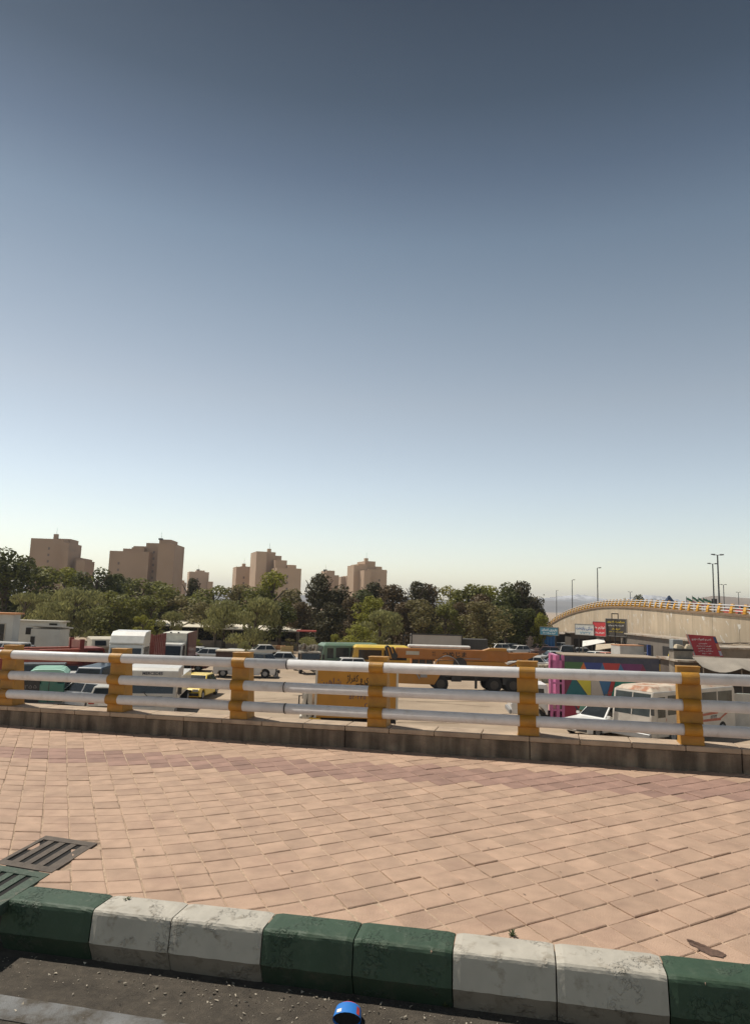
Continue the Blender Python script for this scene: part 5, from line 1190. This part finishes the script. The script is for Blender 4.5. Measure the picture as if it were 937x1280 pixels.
# crates and goods on the shade stalls
GL = ['tan crate stacked before the shaded sheds left of the junked lorry', 'orange-brown crate right of the tan one before the shaded sheds', 'low ochre crate at the right of the three before the shaded sheds']
for k, (x, y, c) in enumerate(((337, 822, (.42, .32, .2)), (348, 822, (.45, .25, .13)), (358, 823, (.48, .36, .18)))):
    r = mk('crate', x, y, 5 * k, GL[k], 'crate', 'crates before the sheds'); mb = MB()
    for z in (0, .35, .7, 1.05):
        for s_ in (-1, 1): mb.box(0, s_ * .5, z, 1.3, .05, .26); mb.box(s_ * .65, 0, z, .05, 1.0, .26)
    for a in (-1, 1):
        for b in (-1, 1): mb.box(a * .6, b * .45, 0, .07, .07, 1.35)
    mb.box(0, 0, .9, 1.2, .9, .2); mb.build('slats', mat('crate_%d' % k, c, .85), r)
# long containers
r = mk('container', 545, 826, -2, 'long greyish white container with a dark frame under the trees', 'container'); W_ = 5.9
MB().box(0, 1.2, .3, W_, 2.4, 2.6).build('panel', mat('container_grey', (.42, .385, .35), .8, 0, .08, 1), r)
mb = MB()
for s_ in (-1, 1): mb.box(s_ * (W_ / 2 - .08), -.02, .2, .16, .1, 2.8)
mb.box(0, -.02, 2.86, W_, .12, .14); mb.box(-W_ / 2 - .8, .1, .2, .12, .1, 2.6); mb.box(-W_ / 2 - .4, .1, 2.7, .9, .08, .1); mb.build('frame', DARK, r)
r = mk('container', 588, 826, -2, 'dark grey container right of the long pale one', 'container')
MB().box(0, 1.2, .1, 3.9, 2.4, 2.35).build('panel', mat('container_dark', (.075, .07, .065), .7), r)
mb = MB()
for k in range(12): mb.box(-1.8 + k * .33, -.03, .2, .08, .06, 2.15)
mb.build('ribs', mat('container_dark', (.075, .07, .065), .7), r)
# tin shacks
house(625, 812, 7.0, 4, 2.4, 0, OLD, TIN, 'low shack with a patched tin roof behind the crane boom', [('opening', -2, .2, 0, 1.9), ('opening', 1, 2.6, 0, 1.9)], name='shack', cat='shack', slope=.2)
house(597, 810, 5.0, 4, 2.8, 3, OLD, TIN, 'tin-roofed shack behind the dark grey container', [('opening', -1, .5, 0, 2.0)], name='shack', cat='shack', slope=.2)
house(650, 812, 4.0, 3.5, 2.7, 0, mat('peach_wall', (.46, .33, .25), .9), TIN, 'peach-walled shack left of the hanging cloths', [('opening', .4, 1.5, 0, 2.0)], name='shack', cat='shack', slope=.1)
house(667, 813, 3.0, 3.5, 2.8, 0, mat('peach_wall2', (.50, .40, .31), .9), TIN, 'shack hung with beige cloths left of the blue tarpaulin', [], name='shack', cat='shack', slope=.15)
house(686, 814, 3.3, 3, 2.6, 0, DOORD, TIN, 'dark open shack under the blue sign', [], name='shack', cat='shack', slope=.1)
house(708, 815, 3.6, 3, 2.7, 0, DOORD, TIN, 'dark shack with a cluttered flat roof between the blue sign and the white banner', [('opening', -1, 1, 0, 2)], name='shack', cat='shack', slope=.15)
def cloth(name, x, y, w, h, z, m, label, cat='tarpaulin', wav=.18, yaw=0, group=None):
    o_ = mk(name, x, y, yaw, label, cat, group); mb = MB(); n, k2 = 16, 6; T = .03
    for side in (0, T):
        mb.v += [(-w / 2 + w * i / n, -.5 + side + wav * math.sin(i * 1.7) * (.4 + j / k2) * .6, z + h * (1 - j / k2) - .08 * math.sin(i * .8) * (j == 0)) for i in range(n + 1) for j in range(k2 + 1)]
    N1 = (n + 1) * (k2 + 1)
    for side in (0, 1):
        for i in range(n):
            for j in range(k2): a = side * N1 + i * (k2 + 1) + j; mb.f.append((a, a + 1, a + k2 + 2, a + k2 + 1)); mb.m.append(0)
    mb.build('cloth', m, o_, smooth=True, recalc=False); mb = MB(); mb.cyl((-w / 2 - .1, -.45, z + h), (w / 2 + .1, -.45, z + h), .04, .04, 6)
    for s_ in (-1, 1): mb.cyl((s_ * w / 2, -.45, 0), (s_ * w / 2, -.45, z + h), .035, .035, 6)
    mb.build('pole_frame', OLD, o_); return o_
cloth('tarpaulin', 684, 818, 1.9, 2.0, .5, mat('tarp_blue', (.03, .16, .42), .6, 0, .2, 2), 'bright blue tarpaulin hanging below the blue sign')
cloth('cloth_screen', 663, 817, 1.6, 1.8, .6, mat('cloth_peach', (.60, .44, .34), .8), 'peach cloth hanging as a screen left of the blue tarpaulin')
cloth('cloth_screen', 675, 817, .9, 1.9, .6, mat('cloth_sand', (.58, .50, .38), .8), 'sand coloured cloth touching the blue tarpaulin on its left')
# signboards
def sign(x0, x1, y0, y1, d, m, label, lines, name='signboard', rz=-60, tilt=0, th=.12, posts=True):
    c = W((x0 + x1) / 2, y1, d); k = d / FPX; w, h = (x1 - x0) * k * (1.32 if rz else 1), (y1 - y0) * k
    r = empty(name, (c.x, c.y, 0), R_(rz), label, 'sign', 'signboards of the yard shops'); mb = MB()
    mb.box(0, 0, c.z, w, th, h); p = mb.build('board', m, r)
    mb = MB(); f = mat('sign_frame', (.30, .29, .27), .5, .5)
    for s_ in (-1, 1): mb.box(s_ * (w / 2 + .03), 0, c.z - .03, .06, th + .05, h + .06)
    mb.box(0, 0, c.z - .06, w, th + .05, .06); mb.box(0, 0, c.z + h, w, th + .05, .06); mb.build('frame', f, r)
    if posts:
        for s_ in (-1, 1): MB().box(s_ * w * .35, .12, 0, .1, .1, c.z + h * .5).build('post', DARK, r)
    for (s, fx, fz, fw, fh, mm) in lines: text(s, w * fw, h * fh, mm, r, (w * (fx - .5), -th / 2 - .006, c.z + h * fz), bold=.018)
    return r
sign(674.5, 697.5, 784.5, 793.5, 92, mat('sign_blue', (.07, .22, .30), .5), 'blue sign with two lines of white Persian script', [('باربری تهران', .52, .66, .86, .42, INKW), ('اتوبار و وانت بار', .5, .24, .7, .26, INKW)])
sign(719, 741.5, 781, 793.5, 88, mat('sign_cream', (.60, .59, .54), .7), 'cream banner sign with dark blue Persian script left of the red sign', [('یدکی پایتخت', .48, .60, .9, .40, INKB), ('۷۷۳۲', .55, .2, .6, .26, mat('sky_lettering', (.10, .30, .45), .7))])
sign(741.5, 756.5, 778, 795, 86, mat('sign_red', (.58, .055, .06), .5), 'square red sign with white Persian script', [('لوازم ها', .52, .58, .86, .26, INKW), ('تعویض روغن', .5, .24, .8, .16, INKW)])
sign(758, 781.5, 774.5, 795, 84, mat('sign_dark', (.065, .055, .045), .6), 'dark brown sign with yellow and white Persian script right of the red sign', [('پنچرگیری شبانه روزی', .5, .84, .84, .15, INKY), ('لاستیک باتری روغن', .5, .62, .76, .10, INKW), ('تعویض روغن', .5, .42, .40, .13, INKY), ('آپارات و بالانس چرخ', .5, .25, .7, .08, INKY)])
r = mk('sign_frame', 768, 818, 0, 'small empty metal frame standing on top of the dark brown sign', 'frame'); mb = MB(); z = W(768, 774, 84).z
for s_ in (-1, 1): mb.box(s_ * .38, 0, z, .08, .1, .6)
mb.box(0, 0, z + .6, .84, .1, .12); mb.build('bracket', DARK, r); r.location = (W(768, 774, 84).x, 84, 0); mb = MB(); mb.box(0, .1, 0, .1, .1, z); mb.build('post', DARK, r)
# torn cloth under the banner, and two awnings
cloth('torn_cloth', 727, 817, 1.4, 1.2, 1.9, INKW, 'torn white cloth hanging under the cream banner sign', cat='cloth')
def awning(x, y, w, dep, z, drop, m, label, edge=None, yaw=0, front=1.2):
    r = mk('awning', x, y, yaw, label, 'awning', 'awnings of the shops'); mb = MB()
    mb.hull([(-w / 2, 0, z), (w / 2, 0, z + drop), (w / 2 - .4, -dep, z + drop - .35), (-w / 2 - .6, -dep, z - .6)], [(-w / 2, 0, z + .06), (w / 2, 0, z + drop + .06), (w / 2 - .4, -dep, z + drop - .29), (-w / 2 - .6, -dep, z - .54)]); mb.build('sheet', m, r)
    if edge: mb = MB(); mb.hull([(w / 2 - .4, -dep - .02, z + drop - .5), (w / 2, 0, z + drop - .15), (w / 2 + .05, 0, z + drop - .15), (w / 2 - .35, -dep - .02, z + drop - .5)], [(w / 2 - .4, -dep - .02, z + drop - .33), (w / 2, 0, z + drop + .02), (w / 2 + .05, 0, z + drop + .02), (w / 2 - .35, -dep - .02, z + drop - .33)]); mb.build('valance', edge, r)
    for a in (-w / 2 - .5, w / 2 - .5): MB().box(a, -dep + .06, 0, .07, .07, z - .6 if a < 0 else z + drop - .4).build('post', OLD, r)
awning(741, 826, 2.6, 1.8, 2.35, .35, mat('awning_white', (.74, .73, .68), .6), 'white sheet awning with a red edge below the red sign', STR)
awning(759, 828, 2.8, 1.6, 2.05, .25, mat('awning_sand', (.50, .42, .31), .7), 'sand coloured awning below the dark brown sign')
# shop rows against the flyover
def wallrow(x, y, w, dep, h, yaw, m, label, ops, rm=TIN, **k): return house(x, y, w, dep, h, yaw, m, rm, label, ops, name='shop', cat='shop', **k)
wallrow(737, 820, 5.2, 3, 3.0, 0, mat('shop_dark', (.10, .085, .07), .9), 'dark open shop front below the cream and red signs', [('opening', -2.2, -.6, 0, 2.3), ('opening', -.2, 2.3, 0, 2.4)])
wallrow(770, 822, 4.6, 3, 3.1, 0, mat('shop_dark', (.10, .085, .07), .9), 'dark shop below the dark brown sign', [('opening', -1.8, 1.8, 0, 2.2)])
r = wallrow(822, 843, 18.5, 2.2, 3.5, -90, mat('shop_grey', (.17, .145, .12), .9, 0, .15, 1), 'long grey-brown workshop building with a dented pale roof edge', [('opening', 3.0, 8.6, 0, 2.7), ('opening', -3.6, .4, 0, 2.6), ('opening', -8.4, -5.2, 0, 2.4)]); r.location = (30.6, 75.5, 0)
PB = paint('post_blue', (.02, .05, .20), .5, .2)
for x, lab in ((811, 'left one of two dark blue lifting posts before the workshop'), (827.5, 'right one of two dark blue lifting posts before the workshop')):
    q = mk('lifting_post', x, 839, 0, lab, 'post', 'blue lifting posts'); MB().box(0, 0, 0, .34, .3, 2.75).build('column', PB, q); MB().box(0, 0, .002, .7, .7, .06).build('foot', PB, q)
    mb = MB(); mb.box(.5, -.1, .5, .9, .12, .1); mb.build('lift_arm', PB, q)
q = empty('air_cooler', (W(844.5, 812, 66).x, 66, W(844.5, 812, 66).z), 0, 'boxy pale grey evaporative air cooler on the workshop corner', 'air cooler')
MB().box(0, 0, 0, .95, .8, .95).build('housing', mat('cooler_grey', (.34, .36, .36), .5, .2), q, bevel=.02)
mb = MB()
for k in range(7): mb.box(0, -.41, .14 + k * .11, .74, .03, .035)
mb.build('louvres', mat('cooler_dark', (.16, .17, .17), .5), q); MB().box(0, -.35, -.5, 1.0, .1, .5).build('bracket', DARK, q)
q['label'] = 'boxy pale grey air cooler mounted before the dark workshop corner'
# block kiosk, red billboard, tarpaulin shacks on the right
house(855, 868, 1.5, .8, 3.25, 4, mat('block_grey', (.22, .19, .155), .9, 0, .2, 3), DOORD, 'grey block kiosk just above the last railing post', [], name='kiosk', cat='kiosk', over=.05)
def tiltsign():
    d = 58; c = W(881.5, 820, d); k = d / FPX; r = empty('billboard', (c.x, c.y, 0), R_(0), 'tilted red billboard with white Persian script and small coloured logos', 'sign', 'signboards of the yard shops')
    w, h = 36 * k, 24 * k; sh = -5.5 * k; zt = c.z
    b = [(-w / 2 - sh / 2, -.1, zt + .02), (w / 2 - sh / 2, -.1, zt - .02)]; t = [(-w / 2 + sh / 2 + .0, .35, zt + h + .1), (w / 2 + sh / 2, .35, zt + h)]
    f = [b[0], b[1], t[1], t[0]]
    MB().hull([(x, y + .1, z) for x, y, z in f], f).build('board', mat('billboard_red', (.42, .03, .035), .5), r)
    pane('logo', f, .90, .99, .66, .96, mat('logo_blue', (.05, .07, .16), .5), r); pane('logo', f, .90, .99, .34, .62, mat('logo_orange', (.60, .22, .10), .5), r); pane('logo', f, .90, .99, .05, .28, mat('logo_grey', (.45, .42, .48), .5), r); pane('edge_strip', f, .0, .05, 0, 1, mat('strip_grey', (.40, .35, .32), .6), r)
    e = math.degrees(math.atan2(.45, h)); 
    for s, fz, fw, fh, mm in (('نصب و تعمیرات خودرو', .80, .66, .16, INKW), ('جلوبندی', .60, .30, .08, INKW), ('تعویض لنت و دیسک', .48, .5, .08, INKW), ('سرویس کامل ترمز', .36, .46, .08, INKW), ('صافکاری و نقاشی', .24, .5, .08, INKW), ('۰۲۱ ۵۵۰۰', .12, .3, .06, INKW)):
        p = sub(f, .46, .47, fz, fz + .01, .02)[0]; text(s, w * fw, h * fh, mm, r, p, (90 - e, 0, 0), bold=.012)
    MB().box(0, .1, zt - .06, w, .12, .05).build('lower_rail', INKW, r)
    for s_ in (-1, 1): mb = MB(); mb.box(s_ * w * .38, .25, 0, .1, .1, zt + .2); mb.build('post', DARK, r)
tiltsign()
house(905, 872, 6.4, 4, 2.5, -3, mat('shack_brown', (.085, .065, .052), .9, 0, .3, 1), TIN, 'dark brown shack under a sagging grey tarpaulin at the right edge', [('opening', -2.6, -1.6, .3, 1.8), ('opening', .2, 1.2, .8, 1.8)], name='shack', cat='shack')
house(948, 860, 7.0, 5, 3.2, -4, OLD, TIN, 'wide shack with rubble on its flat tin roof cut by the right edge', [('opening', -2, 1.0, 0, 2)], name='shack', cat='shack')
def sag(x, y, w, dep, z, label):
    r = mk('sagging_tarpaulin', x, y, -3, label, 'tarpaulin'); mb = MB(); n = 14; k2 = 5; T = (0, -.03)
    for t in T: mb.v += [(-w / 2 + w * i / n, dep * (j / k2) - dep, z + .6 * (j / k2) - .35 * math.sin(math.pi * ((i * 2 / n) % 1)) * (1 - j / k2) + t) for i in range(n + 1) for j in range(k2 + 1)]
    N1 = (n + 1) * (k2 + 1)
    for side in (0, 1):
        for i in range(n):
            for j in range(k2): a = side * N1 + i * (k2 + 1) + j; mb.f.append((a, a + 1, a + k2 + 2, a + k2 + 1)); mb.m.append(0)
    mb.build('cloth', mat('tarp_grey', (.34, .30, .25), .85, 0, .15, 1), r, smooth=True, recalc=False)
    for a in (-w / 2 + .1, 0, w / 2 - .1): MB().cyl((a, -dep + .1, 0), (a, -dep + .1, z - .05), .04, .04, 6).build('pole', OLD, r)
sag(914, 872, 5.6, 1.8, 2.3, 'sagging grey tarpaulin stretched over the dark shack front on the right')
mb = MB(); gr = random.Random(31); c = W(925, 815, 64)
RB = ['bundle of old boards lying on the flat tin roof at the right edge', 'heap of pale sacks on the kiosk roof beside the red billboard']
r = empty('board_pile', (c.x, c.y, 3.35), 0, RB[0], 'boards'); mb = MB()
for k in range(12): a = gr.uniform(-2.6, 2.4); b = gr.uniform(-.5, .8); mb.box(a, b, gr.uniform(0, .22), gr.uniform(.6, 1.8), .14, .06, 0, gr.gauss(0, .5))
mb.build('boards', OLD, r)
c = G(857, 868); r = empty('sack_heap', (c.x + .2, c.y + .8, 3.39), 0, RB[1], 'sacks'); mb = MB()
for k in range(7):
    a, b = gr.uniform(-.6, .6), gr.uniform(-.3, .3); s_ = gr.uniform(.14, .24); mb.hull([(a - s_, b - s_, 0), (a + s_, b - s_, 0), (a + s_, b + s_, 0), (a - s_, b + s_, 0)], [(a - s_ * .6, b - s_ * .5, s_ * 1.4), (a + s_ * .5, b - s_ * .6, s_ * 1.2), (a + s_ * .6, b + s_ * .5, s_ * 1.3), (a - s_ * .5, b + s_ * .6, s_ * 1.5)])
mb.build('sacks', mat('sack', (.50, .42, .30), .9), r, bevel=.03)
# flags, tent and dark board beyond the flyover
FG = [mat('flag_green', (.02, .16, .09), .7), INKW, mat('flag_red', (.4, .04, .05), .7)]
FLB = ['leftmost flag in the row of tricolour flags beyond the flyover', 'second tricolour flag from the left, a short one', 'third tricolour flag from the left, the tallest of the row', 'fourth tricolour flag from the left, beside the tallest', 'middle flag of the row of nine tricolour flags', 'sixth tricolour flag from the left, right of the middle one', 'third tricolour flag from the right end of the row', 'second tricolour flag from the right end of the row', 'rightmost and lowest flag in the row of tricolour flags']
for k, (x, yt) in enumerate(((857, 745.5), (860, 747), (864.5, 744.5), (868, 747), (872, 746), (875, 748), (878, 746.5), (882, 748), (886, 749.5))):
    p = W(x, yt, 170); r = empty('flag_pole', (p.x, p.y, 0), 0, FLB[k], 'flag', 'row of flags beyond the flyover'); h = p.z
    MB().cyl((0, 0, 0), (0, 0, h), .06, .05, 6).build('pole', STEELP, r)
    mb = MB()
    for j in range(3): mb.hull([(.06, -.02, h - .2 - j * .55), (.75, -.25, h - .6 - j * .5), (.75, -.22, h - .6 - j * .5), (.06, .02, h - .2 - j * .55)], [(.06, -.02, h - .72 - j * .55), (.7, -.25, h - 1.1 - j * .5), (.7, -.22, h - 1.1 - j * .5), (.06, .02, h - .72 - j * .55)], j)
    mb.build('flag', FG, r)
p = W(835.5, 744.5, 130); r = empty('pointed_kiosk', (p.x, p.y, 0), 0, 'dark blue pointed tent top showing above the flyover railing', 'tent')
MB().box(0, 0, 0, 2.2, 2.2, p.z - 2.2).build('walls', INKW, r); mb = MB(); mb.hull([(-1.3, -1.3, p.z - 2.2), (1.3, -1.3, p.z - 2.2), (1.3, 1.3, p.z - 2.2), (-1.3, 1.3, p.z - 2.2)], [(-.1, -.1, p.z), (.1, -.1, p.z), (.1, .1, p.z), (-.1, .1, p.z)]); mb.build('roof', mat('tent_blue', (.03, .05, .10), .6), r)
p = W(892, 748.5, 110); r = empty('dark_board', (p.x, p.y, 0), 0, 'small dark square signboard at the foot of the tallest street lamps', 'sign'); MB().box(0, 0, p.z - .95, .85, .1, .95).build('board', DARK, r); MB().box(0, .1, 0, .1, .1, p.z - .3).build('post', DARK, r)

# ---- haze over the whole place
hz = MB().box(0, 3600, -1.2, 15000, 8400, 205).build('haze', [])
hm = bpy.data.materials.new('haze_air'); hm.use_nodes = True; n = hm.node_tree.nodes; n.clear(); out = n.new('ShaderNodeOutputMaterial'); pv = n.new('ShaderNodeVolumePrincipled')
pv.inputs['Color'].default_value = (.86, .92, 1.0, 1); pv.inputs['Density'].default_value = .0002; pv.inputs['Anisotropy'].default_value = .3
hm.node_tree.links.new(pv.outputs[0], out.inputs['Volume']); hz.data.materials.append(hm); hz['kind'] = 'stuff'
